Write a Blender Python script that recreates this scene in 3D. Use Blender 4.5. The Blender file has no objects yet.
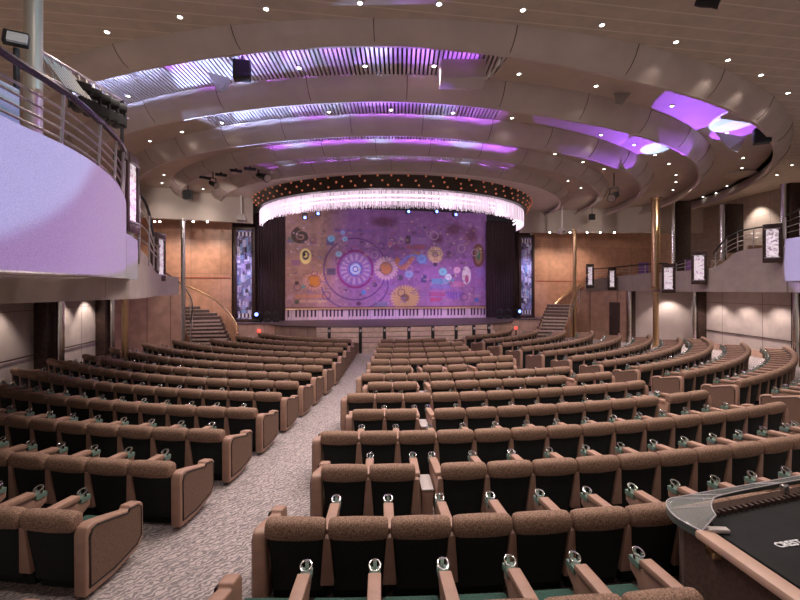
import bpy, bmesh, math, random
import numpy as np
from mathutils import Vector, Matrix
random.seed(7)
rng = np.random.RandomState(3)
SC = bpy.context.scene
COL = SC.collection
EYE = 2.95
F = 440.0
HY = 289.0
R = math.radians
PI = math.pi

def P(x, y, d):                      # photo pixel + depth -> place in the hall
    return Vector(((x - 400) / F * d, d, EYE + (HY - y) / F * d))

def Pz(x, y, zr):                    # photo pixel on a level plane zr above the eye
    return P(x, y, F * zr / (HY - y))

CX, CY = -0.85, 26.0                 # centre of the seating arcs
AX = R(12)                           # the stage is turned 12 degrees
def RM(u, v, z=0.0):                 # stage frame -> world
    return Vector((CX + u * math.cos(AX) - v * math.sin(AX), CY + u * math.sin(AX) + v * math.cos(AX), z))

# ------------------------------------------------------------------ materials
def mat(name, col, rough=.6, metal=0., noise=0., nscale=20., bump=0., bscale=60., col2=None, emit=None, estr=0., spec=.5, coat=0.):
    m = bpy.data.materials.new(name); m.use_nodes = True
    nt = m.node_tree; b = nt.nodes['Principled BSDF']
    b.inputs['Base Color'].default_value = (*col, 1)
    b.inputs['Roughness'].default_value = rough
    b.inputs['Metallic'].default_value = metal
    b.inputs['Specular IOR Level'].default_value = spec
    if coat: b.inputs['Coat Weight'].default_value = coat
    tc = nt.nodes.new('ShaderNodeTexCoord')
    if noise or col2:
        n = nt.nodes.new('ShaderNodeTexNoise'); n.inputs['Scale'].default_value = nscale; n.inputs['Detail'].default_value = 4
        nt.links.new(tc.outputs['Object'], n.inputs['Vector'])
        r = nt.nodes.new('ShaderNodeValToRGB')
        c2 = col2 if col2 else tuple(min(1, c * (1 + noise)) for c in col)
        c1 = col if col2 else tuple(c * (1 - noise) for c in col)
        r.color_ramp.elements[0].color = (*c1, 1); r.color_ramp.elements[1].color = (*c2, 1)
        r.color_ramp.elements[0].position = .38; r.color_ramp.elements[1].position = .62
        nt.links.new(n.outputs['Fac'], r.inputs['Fac']); nt.links.new(r.outputs['Color'], b.inputs['Base Color'])
    if bump:
        n2 = nt.nodes.new('ShaderNodeTexNoise'); n2.inputs['Scale'].default_value = bscale
        nt.links.new(tc.outputs['Object'], n2.inputs['Vector'])
        bp = nt.nodes.new('ShaderNodeBump'); bp.inputs['Strength'].default_value = bump; bp.inputs['Distance'].default_value = .01
        nt.links.new(n2.outputs['Fac'], bp.inputs['Height']); nt.links.new(bp.outputs['Normal'], b.inputs['Normal'])
    if emit:
        b.inputs['Emission Color'].default_value = (*emit, 1); b.inputs['Emission Strength'].default_value = estr
    return m

def nodes_of(m): return m.node_tree, m.node_tree.nodes['Principled BSDF']

M = {}
M['leather'] = mat('tan_leather', (.35, .205, .15), .5, noise=.08, nscale=8)
M['roll'] = mat('brown_speckled_fabric', (.13, .072, .048), .85, col2=(.355, .215, .15), nscale=90, bump=.3, bscale=120)
M['inset'] = mat('brown_panel_fabric', (.11, .06, .042), .9, col2=(.215, .128, .09), nscale=110, bump=.3, bscale=120)
M['dark'] = mat('black_green_fabric', (.007, .009, .009), .9, noise=.4, nscale=60)
M['green'] = mat('dark_green_fabric', (.018, .06, .046), .9, noise=.25, nscale=70)
M['piping'] = mat('black_piping', (.012, .009, .008), .6)
M['chrome'] = mat('chrome', (.75, .74, .72), .18, 1.)
M['glass_green'] = mat('green_grey_holder', (.16, .24, .2), .3)
M['steel'] = mat('brushed_steel', (.55, .52, .50), .3, 1., noise=.1, nscale=15)
M['brass'] = mat('brass', (.62, .43, .24), .28, 1., noise=.08, nscale=10)
M['black'] = mat('black_metal', (.012, .012, .013), .5)
M['dwood'] = mat('dark_wood', (.05, .026, .02), .4, noise=.3, nscale=9)
M['white'] = mat('white_enamel', (.65, .6, .57), .5)
M['flap'] = mat('pale_flap', (.52, .47, .45), .6, noise=.04)
M['stagefloor'] = mat('stage_floor', (.10, .07, .075), .5, noise=.2, nscale=6)
M['maroon'] = mat('dark_drape', (.035, .017, .02), .95, noise=.3, nscale=14)
M['pale'] = mat('pale_table_top', (.55, .49, .48), .4)
M['tread'] = mat('stair_tread', (.5, .38, .32), .7, noise=.15, nscale=12)
M['riser'] = mat('stair_riser', (.10, .06, .05), .7, noise=.2, nscale=12)
M['cover'] = mat('black_dust_cover', (.005, .005, .0055), .7, spec=.25, noise=.3, nscale=6, bump=.4, bscale=5)
M['rail_wood'] = mat('tan_wood_edge', (.52, .34, .26), .4, noise=.08, nscale=5)
M['print'] = mat('white_print', (.75, .75, .78), .6)
M['boothside'] = mat('booth_fabric', (.075, .04, .03), .85, noise=.2, nscale=30)
M['perf'] = mat('perforated_grey', (.25, .28, .30), .5, noise=.2, nscale=80)
M['cream'] = mat('cream_shade', (.55, .45, .36), .6)
M['lamp_on'] = mat('lamp_white', (.9, .9, .9), .5, emit=(1, .93, .86), estr=14)
M['bulb_or_glint'] = mat('orange_glint', (.8, .3, .15), .5, emit=(1, .30, .16), estr=.22)
M['strip'] = mat('cove_strip', (.8, .8, 1), .5, emit=(.75, .72, 1), estr=3.5)
M['bluebeam'] = mat('blue_lens', (.4, .5, 1), .2, emit=(.14, .24, 1), estr=5)
M['red_led'] = mat('red_lamp', (.8, .05, .03), .4, emit=(1, .06, .04), estr=3)
M['ringlamp'] = mat('ring_tube', (.9, .9, .9), .4, emit=(1, .86, .97), estr=2.0)

# plexi
m = mat('clear_acrylic', (.86, .92, .90), .04); nt, b = nodes_of(m)
b.inputs['Alpha'].default_value = .28; b.inputs['Base Color'].default_value = (.42, .44, .43, 1); M['plexi'] = m
M['plexi_edge'] = mat('acrylic_edge', (.50, .47, .50), .25)

# carpet with leafy dark strokes
m = mat('carpet', (.4, .34, .33), .95); nt, b = nodes_of(m)
tc = nt.nodes.new('ShaderNodeTexCoord'); mp = nt.nodes.new('ShaderNodeMapping')
nt.links.new(tc.outputs['Object'], mp.inputs['Vector']); mp.inputs['Rotation'].default_value = (0, 0, .7)
w = nt.nodes.new('ShaderNodeTexWave'); w.inputs['Scale'].default_value = 5.5; w.inputs['Distortion'].default_value = 9; w.inputs['Detail'].default_value = 1.5; w.inputs['Detail Scale'].default_value = 2.2
nt.links.new(mp.outputs['Vector'], w.inputs['Vector'])
vo = nt.nodes.new('ShaderNodeTexVoronoi'); vo.feature = 'DISTANCE_TO_EDGE'; vo.inputs['Scale'].default_value = 6
nt.links.new(mp.outputs['Vector'], vo.inputs['Vector'])
r1 = nt.nodes.new('ShaderNodeValToRGB'); e = r1.color_ramp.elements
e[0].position = .25; e[0].color = (0, 0, 0, 1); e[1].position = .60; e[1].color = (1, 1, 1, 1)
nt.links.new(w.outputs['Fac'], r1.inputs['Fac'])
r2 = nt.nodes.new('ShaderNodeValToRGB'); e = r2.color_ramp.elements
e[0].position = .0; e[0].color = (.3, .3, .3, 1); e[1].position = .07; e[1].color = (1, 1, 1, 1)
nt.links.new(vo.outputs['Distance'], r2.inputs['Fac'])
mm = nt.nodes.new('ShaderNodeMath'); mm.operation = 'MULTIPLY'
nt.links.new(r1.outputs['Color'], mm.inputs[0]); nt.links.new(r2.outputs['Color'], mm.inputs[1])
mx = nt.nodes.new('ShaderNodeMixRGB'); mx.inputs['Color1'].default_value = (.19, .165, .17, 1); mx.inputs['Color2'].default_value = (.44, .365, .35, 1)
nt.links.new(mm.outputs[0], mx.inputs['Fac']); nt.links.new(mx.outputs['Color'], b.inputs['Base Color'])
M['carpet'] = m

# line-pattern helper: thin joint lines by a coordinate
def lines_mat(name, col, line, period, width, rot, rough=.6, noise=.06, axis='X', extra=None):
    m = mat(name, col, rough, noise=noise, nscale=3); nt, b = nodes_of(m)
    src = b.inputs['Base Color'].links[0].from_socket
    tc = nt.nodes.new('ShaderNodeTexCoord')
    cur = src
    for (ax, per, wd, rt) in [(axis, period, width, rot)] + (extra or []):
        mp = nt.nodes.new('ShaderNodeMapping'); mp.inputs['Rotation'].default_value = (0, 0, rt)
        nt.links.new(tc.outputs['Object'], mp.inputs['Vector'])
        sx = nt.nodes.new('ShaderNodeSeparateXYZ'); nt.links.new(mp.outputs['Vector'], sx.inputs[0])
        d = nt.nodes.new('ShaderNodeMath'); d.operation = 'DIVIDE'; d.inputs[1].default_value = per
        nt.links.new(sx.outputs[ax], d.inputs[0])
        f = nt.nodes.new('ShaderNodeMath'); f.operation = 'FRACT'; nt.links.new(d.outputs[0], f.inputs[0])
        lt = nt.nodes.new('ShaderNodeMath'); lt.operation = 'LESS_THAN'; lt.inputs[1].default_value = wd / per
        nt.links.new(f.outputs[0], lt.inputs[0])
        mx = nt.nodes.new('ShaderNodeMixRGB'); mx.inputs['Color2'].default_value = (*line, 1)
        nt.links.new(lt.outputs[0], mx.inputs['Fac']); nt.links.new(cur, mx.inputs['Color1'])
        cur = mx.outputs['Color']
    nt.links.new(cur, b.inputs['Base Color'])
    return m

CEIL = (.53, .425, .355)
M['planks'] = lines_mat('ceiling_planks', (.51, .425, .345), (.68, .58, .48), .36, .03, -R(9), axis='Y')
M['ceil'] = mat('ceiling_smooth', CEIL, .6, noise=.04, nscale=2)
M['slat'] = mat('ceiling_slats', (.62, .54, .53), .5, noise=.04, nscale=2)
M['void'] = mat('ceiling_void', (.10, .08, .085), .8)
M['dvoid'] = mat('stage_void', (.03, .025, .028), .8)
M['ring'] = mat('ring_panels', (.57, .475, .43), .62, noise=.05, nscale=1.5, spec=.3)
M['header'] = mat('header_beige', (.46, .38, .33), .5, noise=.03, nscale=2)
M['fascia'] = lines_mat('fascia_beige', (.43, .355, .32), (.28, .22, .19), 2.7, .02, R(20), axis='Y')
M['fascia_fabric'] = mat('fascia_pale_fabric', (.40, .385, .42), .9, noise=.16, nscale=110, bump=.4, bscale=150)
M['wallpanel'] = lines_mat('wall_beige_panels', (.47, .40, .365), (.16, .12, .11), 2.35, .03, 0, axis='Y', extra=[('Z', 2.28, .02, 0)])
M['wallup'] = lines_mat('wall_beige_upper', (.47, .39, .34), (.30, .24, .21), 1.9, .03, 0, axis='Y', extra=[('Z', .62, .02, 0)])
M['wood'] = lines_mat('orange_wood_panels', (.57, .305, .20), (.36, .18, .11), 1.55, .022, -AX, .35, .10, axis='X', extra=[('Z', 1.9, .016, 0)])
M['woodlow'] = lines_mat('brown_wood_panels', (.45, .27, .185), (.22, .12, .08), .78, .03, -AX, .4, .12, axis='X')
M['woodstep'] = lines_mat('stage_step_wood', (.47, .32, .25), (.17, .10, .08), .9, .015, 0, .5, .1, axis='X')
M['soffit'] = mat('soffit', (.45, .37, .32), .6)

# sparkling mosaic for lit pillars
m = mat('lit_mosaic', (.7, .6, .65), .4); nt, b = nodes_of(m)
tc = nt.nodes.new('ShaderNodeTexCoord'); vo = nt.nodes.new('ShaderNodeTexVoronoi'); vo.inputs['Scale'].default_value = 22
nt.links.new(tc.outputs['Object'], vo.inputs['Vector'])
rp = nt.nodes.new('ShaderNodeValToRGB'); e = rp.color_ramp.elements
e[0].position = .12; e[0].color = (.07, .04, .07, 1); e[1].position = .75; e[1].color = (1, .86, .93, 1)
sx = nt.nodes.new('ShaderNodeSeparateXYZ'); nt.links.new(vo.outputs['Color'], sx.inputs[0])
nt.links.new(sx.outputs['X'], rp.inputs['Fac']); nt.links.new(rp.outputs['Color'], b.inputs['Emission Color'])
b.inputs['Emission Strength'].default_value = .8; M['mosaic'] = m

m = mat('strand_crystal', (.85, .75, .82), .25); nt, b = nodes_of(m)
b.inputs['Emission Color'].default_value = (1, .82, .96, 1); b.inputs['Emission Strength'].default_value = .5
M['strand'] = m

m = mat('art_paint', (.5, .4, .5), .8); nt, b = nodes_of(m)
at = nt.nodes.new('ShaderNodeVertexColor'); at.layer_name = 'art'
nt.links.new(at.outputs['Color'], b.inputs['Base Color']); M['art'] = m

# ------------------------------------------------------------------ mesh builder
class MB:
    def __init__(s): s.v = []; s.f = []; s.mi = []
    def add(s, vs, fs, mi=0):
        o = len(s.v); s.v += [Vector(p) for p in vs]; s.f += [tuple(i + o for i in f) for f in fs]; s.mi += [mi] * len(fs); return s
    def box(s, c, d, rz=0., rx=0., ry=0., mi=0):
        m = Matrix.Rotation(rz, 3, 'Z') @ Matrix.Rotation(ry, 3, 'Y') @ Matrix.Rotation(rx, 3, 'X')
        vs = [Vector(c) + m @ Vector((sx * d[0] / 2, sy * d[1] / 2, sz * d[2] / 2)) for sx in (-1, 1) for sy in (-1, 1) for sz in (-1, 1)]
        return s.add(vs, [(0, 1, 3, 2), (4, 6, 7, 5), (0, 4, 5, 1), (2, 3, 7, 6), (0, 2, 6, 4), (1, 5, 7, 3)], mi)
    def prism(s, poly, x0, x1, mi=0):             # poly in (y,z), along x
        n = len(poly); vs = [(x0, y, z) for y, z in poly] + [(x1, y, z) for y, z in poly]
        return s.add(vs, [tuple(range(n))[::-1], tuple(range(n, 2 * n))] + [(i, (i + 1) % n, n + (i + 1) % n, n + i) for i in range(n)], mi)
    def slab(s, poly, z0, z1, mi=0):              # poly in (x,y)
        n = len(poly); vs = [(x, y, z0) for x, y in poly] + [(x, y, z1) for x, y in poly]
        return s.add(vs, [tuple(range(n))[::-1], tuple(range(n, 2 * n))] + [(i, (i + 1) % n, n + (i + 1) % n, n + i) for i in range(n)], mi)
    def tube(s, pts, r, n=8, closed=False, mi=0):
        pts = [Vector(p) for p in pts]; k = len(pts); vs = []
        for i, p in enumerate(pts):
            a = pts[(i - 1) % k] if (closed or i) else p; b = pts[(i + 1) % k] if (closed or i < k - 1) else p
            t = (b - a).normalized(); up = Vector((0, 0, 1)) if abs(t.z) < .95 else Vector((1, 0, 0))
            q = t.cross(up).normalized(); w = q.cross(t)
            rr = r[i] if isinstance(r, (list, tuple)) else r
            vs += [p + q * math.cos(2 * PI * j / n) * rr + w * math.sin(2 * PI * j / n) * rr for j in range(n)]
        fs = [(i * n + j, i * n + (j + 1) % n, ((i + 1) % k) * n + (j + 1) % n, ((i + 1) % k) * n + j) for i in range(k if closed else k - 1) for j in range(n)]
        if not closed: fs += [tuple(range(n))[::-1], tuple(range((k - 1) * n, k * n))]
        return s.add(vs, fs, mi)
    def lathe(s, prof, c=(0, 0, 0), n=16, mi=0):  # closed-profile (r,z) spun about z
        vs = [(c[0] + r * math.cos(2 * PI * j / n), c[1] + r * math.sin(2 * PI * j / n), c[2] + z) for r, z in prof for j in range(n)]
        fs = [(i * n + j, i * n + (j + 1) % n, (i + 1) * n + (j + 1) % n, (i + 1) * n + j) for i in range(len(prof) - 1) for j in range(n)]
        fs += [tuple(range(n))[::-1], tuple(range((len(prof) - 1) * n, len(prof) * n))]
        return s.add(vs, fs, mi)
    def ribbon(s, pts, t, mi=0):                  # pts (x,y,zbot,ztop): an upright wall of thickness t on the left side of travel
        k = len(pts); vs = []
        for i, p in enumerate(pts):
            a = pts[max(0, i - 1)]; b = pts[min(k - 1, i + 1)]
            d = Vector((b[0] - a[0], b[1] - a[1], 0)).normalized(); nrm = Vector((-d.y, d.x, 0)) * t
            vs += [(p[0], p[1], p[2]), (p[0], p[1], p[3]), (p[0] + nrm.x, p[1] + nrm.y, p[3]), (p[0] + nrm.x, p[1] + nrm.y, p[2])]
        fs = [(i * 4 + j, i * 4 + (j + 1) % 4, (i + 1) * 4 + (j + 1) % 4, (i + 1) * 4 + j) for i in range(k - 1) for j in range(4)]
        fs += [(0, 3, 2, 1), (k * 4 - 4, k * 4 - 3, k * 4 - 2, k * 4 - 1)]
        return s.add(vs, fs, mi)
    def mesh(s, name, mats, smooth=False, bevel=0., seg=2, angle=35):
        me = bpy.data.meshes.new(name)
        me.from_pydata([tuple(v) for v in s.v], [], s.f)
        for m in (mats if isinstance(mats, (list, tuple)) else [mats]): me.materials.append(m)
        if len(me.materials) > 1:
            me.polygons.foreach_set('material_index', s.mi)
        bm = bmesh.new(); bm.from_mesh(me)
        bmesh.ops.recalc_face_normals(bm, faces=bm.faces)
        if bevel:
            es = [e for e in bm.edges if len(e.link_faces) == 2 and e.calc_face_angle(0) > .5]
            bmesh.ops.bevel(bm, geom=es, offset=bevel, segments=seg, profile=.5, affect='EDGES', clamp_overlap=True)
        if smooth or bevel:
            for f in bm.faces: f.smooth = True
            for e in bm.edges:
                if len(e.link_faces) == 2 and e.calc_face_angle(0) > R(angle): e.smooth = False
        bm.to_mesh(me); bm.free(); me.update()
        return me
    def build(s, name, mats, parent=None, **k):
        org = k.pop('org', None)
        if org is not None: s.v = [v - Vector(org) for v in s.v]
        o = bpy.data.objects.new(name, s.mesh(name, mats, **k)); COL.objects.link(o)
        if parent: o.parent = parent
        return o

def tag(o, label, cat, group=None, kind=None):
    o['label'] = label; o['category'] = cat
    if group: o['group'] = group
    if kind: o['kind'] = kind
    return o
def thing(name, loc, label, cat, rz=0., group=None):
    o = bpy.data.objects.new(name, None); COL.objects.link(o); o.empty_display_size = .1
    o.location = loc; o.rotation_euler = (0, 0, rz); return tag(o, label, cat, group)
def struct(name, mb, m, **k):
    o = mb.build(name, m, **k); o['kind'] = 'structure'; return o
def part_of(name, me, parent):
    o = bpy.data.objects.new(name, me); COL.objects.link(o); o.parent = parent; return o
def smooth_path(pts, n=6):                        # Catmull-Rom through n-tuples
    out = []; k = len(pts)
    for i in range(k - 1):
        p0, p1, p2, p3 = (np.array(pts[max(0, min(k - 1, j))], float) for j in (i - 1, i, i + 1, i + 2))
        for s in range(n):
            t = s / n
            out.append(tuple(.5 * ((2 * p1) + (-p0 + p2) * t + (2 * p0 - 5 * p1 + 4 * p2 - p3) * t * t + (-p0 + 3 * p1 - 3 * p2 + p3) * t ** 3)))
    out.append(tuple(map(float, pts[-1]))); return out
ORD = ['', 'first', 'second', 'third', 'fourth', 'fifth', 'sixth', 'seventh', 'eighth', 'ninth', 'tenth', 'eleventh', 'twelfth', 'thirteenth',
       'fourteenth', 'fifteenth', 'sixteenth', 'seventeenth', 'eighteenth', 'nineteenth', 'twentieth', 'twenty-first', 'twenty-second',
       'twenty-third', 'twenty-fourth', 'twenty-fifth', 'twenty-sixth', 'twenty-seventh', 'twenty-eighth', 'twenty-ninth', 'thirtieth']

# ------------------------------------------------------------------ camera
cam = bpy.data.cameras.new('camera'); co = bpy.data.objects.new('camera', cam); COL.objects.link(co)
cam.sensor_width = 36; cam.lens = 36 * F / 800; cam.shift_y = -(300 - HY) / 800; cam.clip_end = 200; cam.clip_start = .05
co.location = (0, 0, EYE); co.rotation_euler = (PI / 2, 0, 0); SC.camera = co

# ================================================================== SEATS
def headrest_mb():
    mb = MB(); ts = [(-1, .45), (-.985, .72), (-.94, .88), (-.8, .97), (-.4, 1.0), (0, 1.02), (.4, 1.0), (.8, .97), (.94, .88), (.985, .72), (1, .45)]
    n = 16; vs = []
    for t, s in ts:
        for j in range(n):
            a = 2 * PI * j / n; cy, cz = math.cos(a), math.sin(a)
            cy = math.copysign(abs(cy) ** .8, cy); cz = math.copysign(abs(cz) ** .8, cz)
            vs.append((t * .277, cy * .085 * s, .738 + cz * .095 * s - .010 * (1 - t * t) * (cz < 0)))
    k = len(ts)
    fs = [(i * n + j, i * n + (j + 1) % n, (i + 1) * n + (j + 1) % n, (i + 1) * n + j) for i in range(k - 1) for j in range(n)]
    fs += [tuple(range(n)), tuple(range((k - 1) * n, k * n))[::-1]]
    return mb.add(vs, fs)
def backpanel_mb():
    mb = MB()
    def ring(z, w, y0, y1): return [(-w, y0, z), (w, y0, z), (w, y1, z), (-w, y1, z)]
    vs = ring(.12, .222, .05, .16) + ring(.45, .245, .005, .13) + ring(.70, .262, -.03, .10)
    fs = [(3, 2, 1, 0), (8, 9, 10, 11)] + [(r * 4 + j, r * 4 + (j + 1) % 4, r * 4 + 4 + (j + 1) % 4, r * 4 + 4 + j) for r in (0, 1) for j in range(4)]
    return mb.add(vs, fs)
def arm_mb():
    mb = MB()
    prof = [(.0, .2), (-.035, .66), (.06, .665), (.58, .645), (.58, .585), (.75, .585), (.75, .51), (.66, .46), (.52, .2)]
    n = len(prof)
    hw = lambda y, z: .024 + .036 * max(0, min(1, (.66 - z) / .46)) * max(0, min(1, 1 - y / .5)) + .006
    vs = [(-hw(y, z), y, z) for y, z in prof] + [(hw(y, z), y, z) for y, z in prof]
    mb.add(vs, [tuple(range(n))[::-1], tuple(range(n, 2 * n))] + [(i, (i + 1) % n, n + (i + 1) % n, n + i) for i in range(n)])
    mb.prism([(.03, .65), (.05, .705), (.58, .69), (.605, .665), (.585, .625)], -.052, .052)
    return mb
def holder_mb():
    mb = MB(); mb.box((0, .675, .61), (.088, .13, .05), mi=0)
    mb.tube([(.047 * math.cos(a), .672 + .047 * math.sin(a), .690 + .020 * math.sin(a)) for a in np.linspace(0, 2 * PI, 13)[:-1]], .0065, 6, True, mi=1)
    mb.box((0, .725, .66), (.03, .012, .07), mi=1)
    mb.box((-.036, .672, .655), (.012, .03, .06), mi=1); mb.box((.036, .672, .655), (.012, .03, .06), mi=1)
    return mb
PP = [(-.045, .05), (-.05, .64), (-.02, .70), (.05, .72), (.20, .685), (.52, .60), (.535, .64), (.69, .615), (.735, .575), (.74, .20), (.66, .115), (.30, .045)]
def panel_mb(sgn): return MB().prism(PP, -.065, .065)
def inset_mb(sgn):
    c = np.mean(np.array(PP), 0)
    q = [(c[0] + (y - c[0]) * .86, c[1] + (z - c[1]) * .80) for y, z in PP]
    return MB().prism(q, sgn * .0655, sgn * .074)
def pip_mb(sgn):
    c = np.mean(np.array(PP), 0)
    q = [(sgn * .069, c[0] + (y - c[0]) * .885, c[1] + (z - c[1]) * .83) for y, z in PP]
    return MB().tube(q, .009, 6, True)
ME = {}
ME['headrest'] = headrest_mb().mesh('headrest', M['roll'], smooth=True, angle=70)
ME['back_panel'] = backpanel_mb().mesh('back_panel', M['dark'], bevel=.02)
ME['seat_cushion'] = MB().box((0, .39, .385), (.47, .55, .13)).mesh('seat_cushion', M['green'], bevel=.035, seg=3)
ME['pedestal'] = MB().box((0, .34, .16), (.50, .40, .32)).mesh('pedestal', M['dark'])
ME['armrest'] = arm_mb().mesh('armrest', M['leather'], bevel=.012)
ME['cup_holder'] = holder_mb().mesh('cup_holder', [M['glass_green'], M['chrome']], smooth=True)
for s, nm in ((-1, 'l'), (1, 'r')):
    ME['end_panel' + nm] = panel_mb(s).mesh('end_panel', M['leather'], bevel=.03, seg=3)
    ME['inset' + nm] = inset_mb(s).mesh('inset_panel', M['inset'], bevel=.004, seg=1)
    ME['piping' + nm] = pip_mb(s).mesh('piping', M['piping'], smooth=True)
PITCH = .578

ROWS = {0: 23.08, 1: 21.93, 2: 20.7, 3: 19.45, 4: 18.25, 5: 17.05, 6: 15.95, 7: 14.95, 8: 13.85, 9: 12.65, 10: 11.45, 11: 10.15, 12: 8.8, 13: 7.45}
seats = []      # dict(pos, rz, label bits)
tables = []
def place(rad, phi):
    p = Vector((CX + rad * math.sin(phi), CY - rad * math.cos(phi), 0))
    return p, math.atan2(-(CX - p.x), CY - p.y)
def run(block, row, rad, a0, a1, pieces=None, epl=True, epr=True, from_right=False):
    """a0..a1 in radians; pieces: list of counts with small gaps between them"""
    step = PITCH / rad
    total = int(round((a1 - a0) / step))
    gap = .29
    if pieces == 'even':
        n_mid = int(round(((a1 - a0) * rad - 4 * PITCH - 2 * gap) / PITCH)); seq = [2, n_mid, 2]
    elif pieces == 'leftgap':
        seq = [2, int(round(((a1 - a0) * rad - 2 * PITCH - gap) / PITCH))]
    elif pieces == 'single':
        n_mid = int(((a1 - a0) * rad - 4 * PITCH - 2 * gap) / (PITCH + .13)); seq = [2] + [1] * n_mid + [2]
    else: seq = [total]
    ang = a0; idx = 0; n_all = sum(seq)
    if from_right: ang = a1 - (n_all * PITCH + (len(seq) - 1) * gap) / rad
    for pi, n in enumerate(seq):
        for j in range(n):
            idx += 1
            p, rz = place(rad, ang + step * .5)
            seats.append(dict(p=p, rz=rz, block=block, row=row, n=idx, N=n_all, first=(j == 0), last=(j == n - 1),
                              epl=(epl and pi == 0 and j == 0), epr=(epr and pi == len(seq) - 1 and j == n - 1)))
            ang += step
        if pi < len(seq) - 1:
            g = gap if not (pieces == 'single' and 0 < pi < len(seq) - 2) else .13
            if g > .2: tables.append((place(rad, ang + g / 2 / rad), block, row))
            ang += g / rad
D = R
# left block
lstart = {0: -14, 1: -17, 2: -23, 3: -29, 4: -31.5, 5: -34, 6: -38, 7: -39.6, 8: -45, 9: -47.8, 10: -48, 11: -46.5, 12: -50.3, 13: -53}
for r_, rad in ROWS.items():
    rr = rad + (.6 if r_ == 0 else 0)
    if r_ == 0: rr = 23.45
    a1 = -max(math.asin(min(.9, 1.2 / rr)), R({0: 5.0, 1: 5.75}.get(r_, 5.3)))
    run('left', r_, rr, R(lstart[r_]), a1, 'leftgap' if r_ in (7, 8) else None, epl=False, epr=True, from_right=True)
cstart = {0: -1.2, 1: -1.05, 2: -.3, 3: -1.0, 4: 0, 5: -.8, 6: .36, 7: -.5, 8: .1, 9: -.2, 10: 0, 11: 0, 12: .1, 13: .2}
cend = {0: 7.4, 1: 25, 2: 25.5, 3: 24.4, 4: 23.4, 5: 23.3, 6: 22.2, 7: 21.5, 8: 20.4, 9: 20.2, 10: 20.3, 11: 20.8, 12: 21.5, 13: 22}
for r_, rad in ROWS.items():
    run('centre', r_, rad, R(cstart[r_]), R(cend[r_]), 'even' if r_ in (2, 4, 6) else ('single' if r_ == 8 else None), epr=(r_ != 0))
rstart = {3: 28.9, 4: 28.9, 5: 28.7, 6: 28.4, 7: 27.6, 8: 27.4, 9: 27.6, 10: 28.3, 11: 29.4, 12: 31.2, 13: 32}
rend = {3: 50, 4: 57.5, 5: 60.2, 6: 65.5, 7: 64, 8: 67, 9: 68, 10: 71.5, 11: 72, 12: 73.5, 13: 76}
for r_ in rstart:
    run('right', r_, ROWS[r_] - .25, R(rstart[r_]), R(rend[r_]), epr=False)
def proj(p, z):
    return (400 + F * p.x / p.y, HY + F * (EYE - z) / p.y) if p.y > .4 else (9999, 9999)
vis = []
for s in seats:
    x, y = proj(s['p'], .8)
    fwd = Vector((-math.sin(s['rz']), math.cos(s['rz']), 0)); x2, y2 = proj(s['p'] + fwd * .65, .6)
    mg = F * .36 / max(.5, s['p'].y)
    if (-mg < x < 800 + mg and y < 612) or (-mg < x2 < 800 + mg and y2 < 602): vis.append(s)
vis.sort(key=lambda s: s['p'].length)
print('SEATS', len(seats), 'visible', len(vis))
KEEP = 300
rowname = {}
def row_words(s):
    b = s['block']; allr = sorted({q['row'] for q in vis if q['block'] == b})
    k = allr.index(s['row']) + 1; n = len(allr)
    if k == 1: return 'nearest row'
    if n - k < 3: return {0: 'row nearest the stage', 1: 'second row from the stage', 2: 'third row from the stage'}[n - k]
    return ORD[k] + ' row from the camera'
blockw = {'left': 'left block', 'centre': 'centre block', 'right': 'right-hand wing'}
vcount = {}
for s in vis: vcount.setdefault((s['block'], s['row']), []).append(s['n'])
def seat_label(s):
    b = s['block']; ns = sorted(vcount[(b, s['row'])])
    if b == 'left': k = s['N'] - s['n'] + 1; where = 'at the aisle' if k == 1 else ORD[k] + ' from the aisle'
    else:
        k = s['n']; aisle = 'left aisle' if b == 'centre' else 'right aisle'
        where = 'at the ' + aisle if k == 1 else ORD[k] + ' from the ' + aisle
    head = 'brown theatre seat ' if k == 1 else 'brown theatre seat, '
    return head + where + ', ' + row_words(s) + ', ' + blockw[b]
def add_seat(s):
    t = thing('theatre_seat', s['p'], seat_label(s), 'seat', s['rz'], 'theatre seats in the ' + blockw[s['block']])
    part_of('headrest', ME['headrest'], t); part_of('back_panel', ME['back_panel'], t)
    part_of('seat_cushion', ME['seat_cushion'], t); part_of('pedestal', ME['pedestal'], t)
    def arm(x):
        a = part_of('armrest', ME['armrest'], t); a.location = (x, 0, 0); part_of('cup_holder', ME['cup_holder'], a)
    def ep(x, nm):
        a = part_of('end_panel', ME['end_panel' + nm], t); a.location = (x, 0, 0)
        part_of('inset_panel', ME['inset' + nm], a); part_of('piping', ME['piping' + nm], a)
    if s['epl']: ep(-PITCH / 2 - .045, 'l')
    else: arm(-PITCH / 2)
    if s['epr']: ep(PITCH / 2 + .045, 'r')
    elif s['last']: arm(PITCH / 2)
for s in vis[:KEEP]: add_seat(s)
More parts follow.
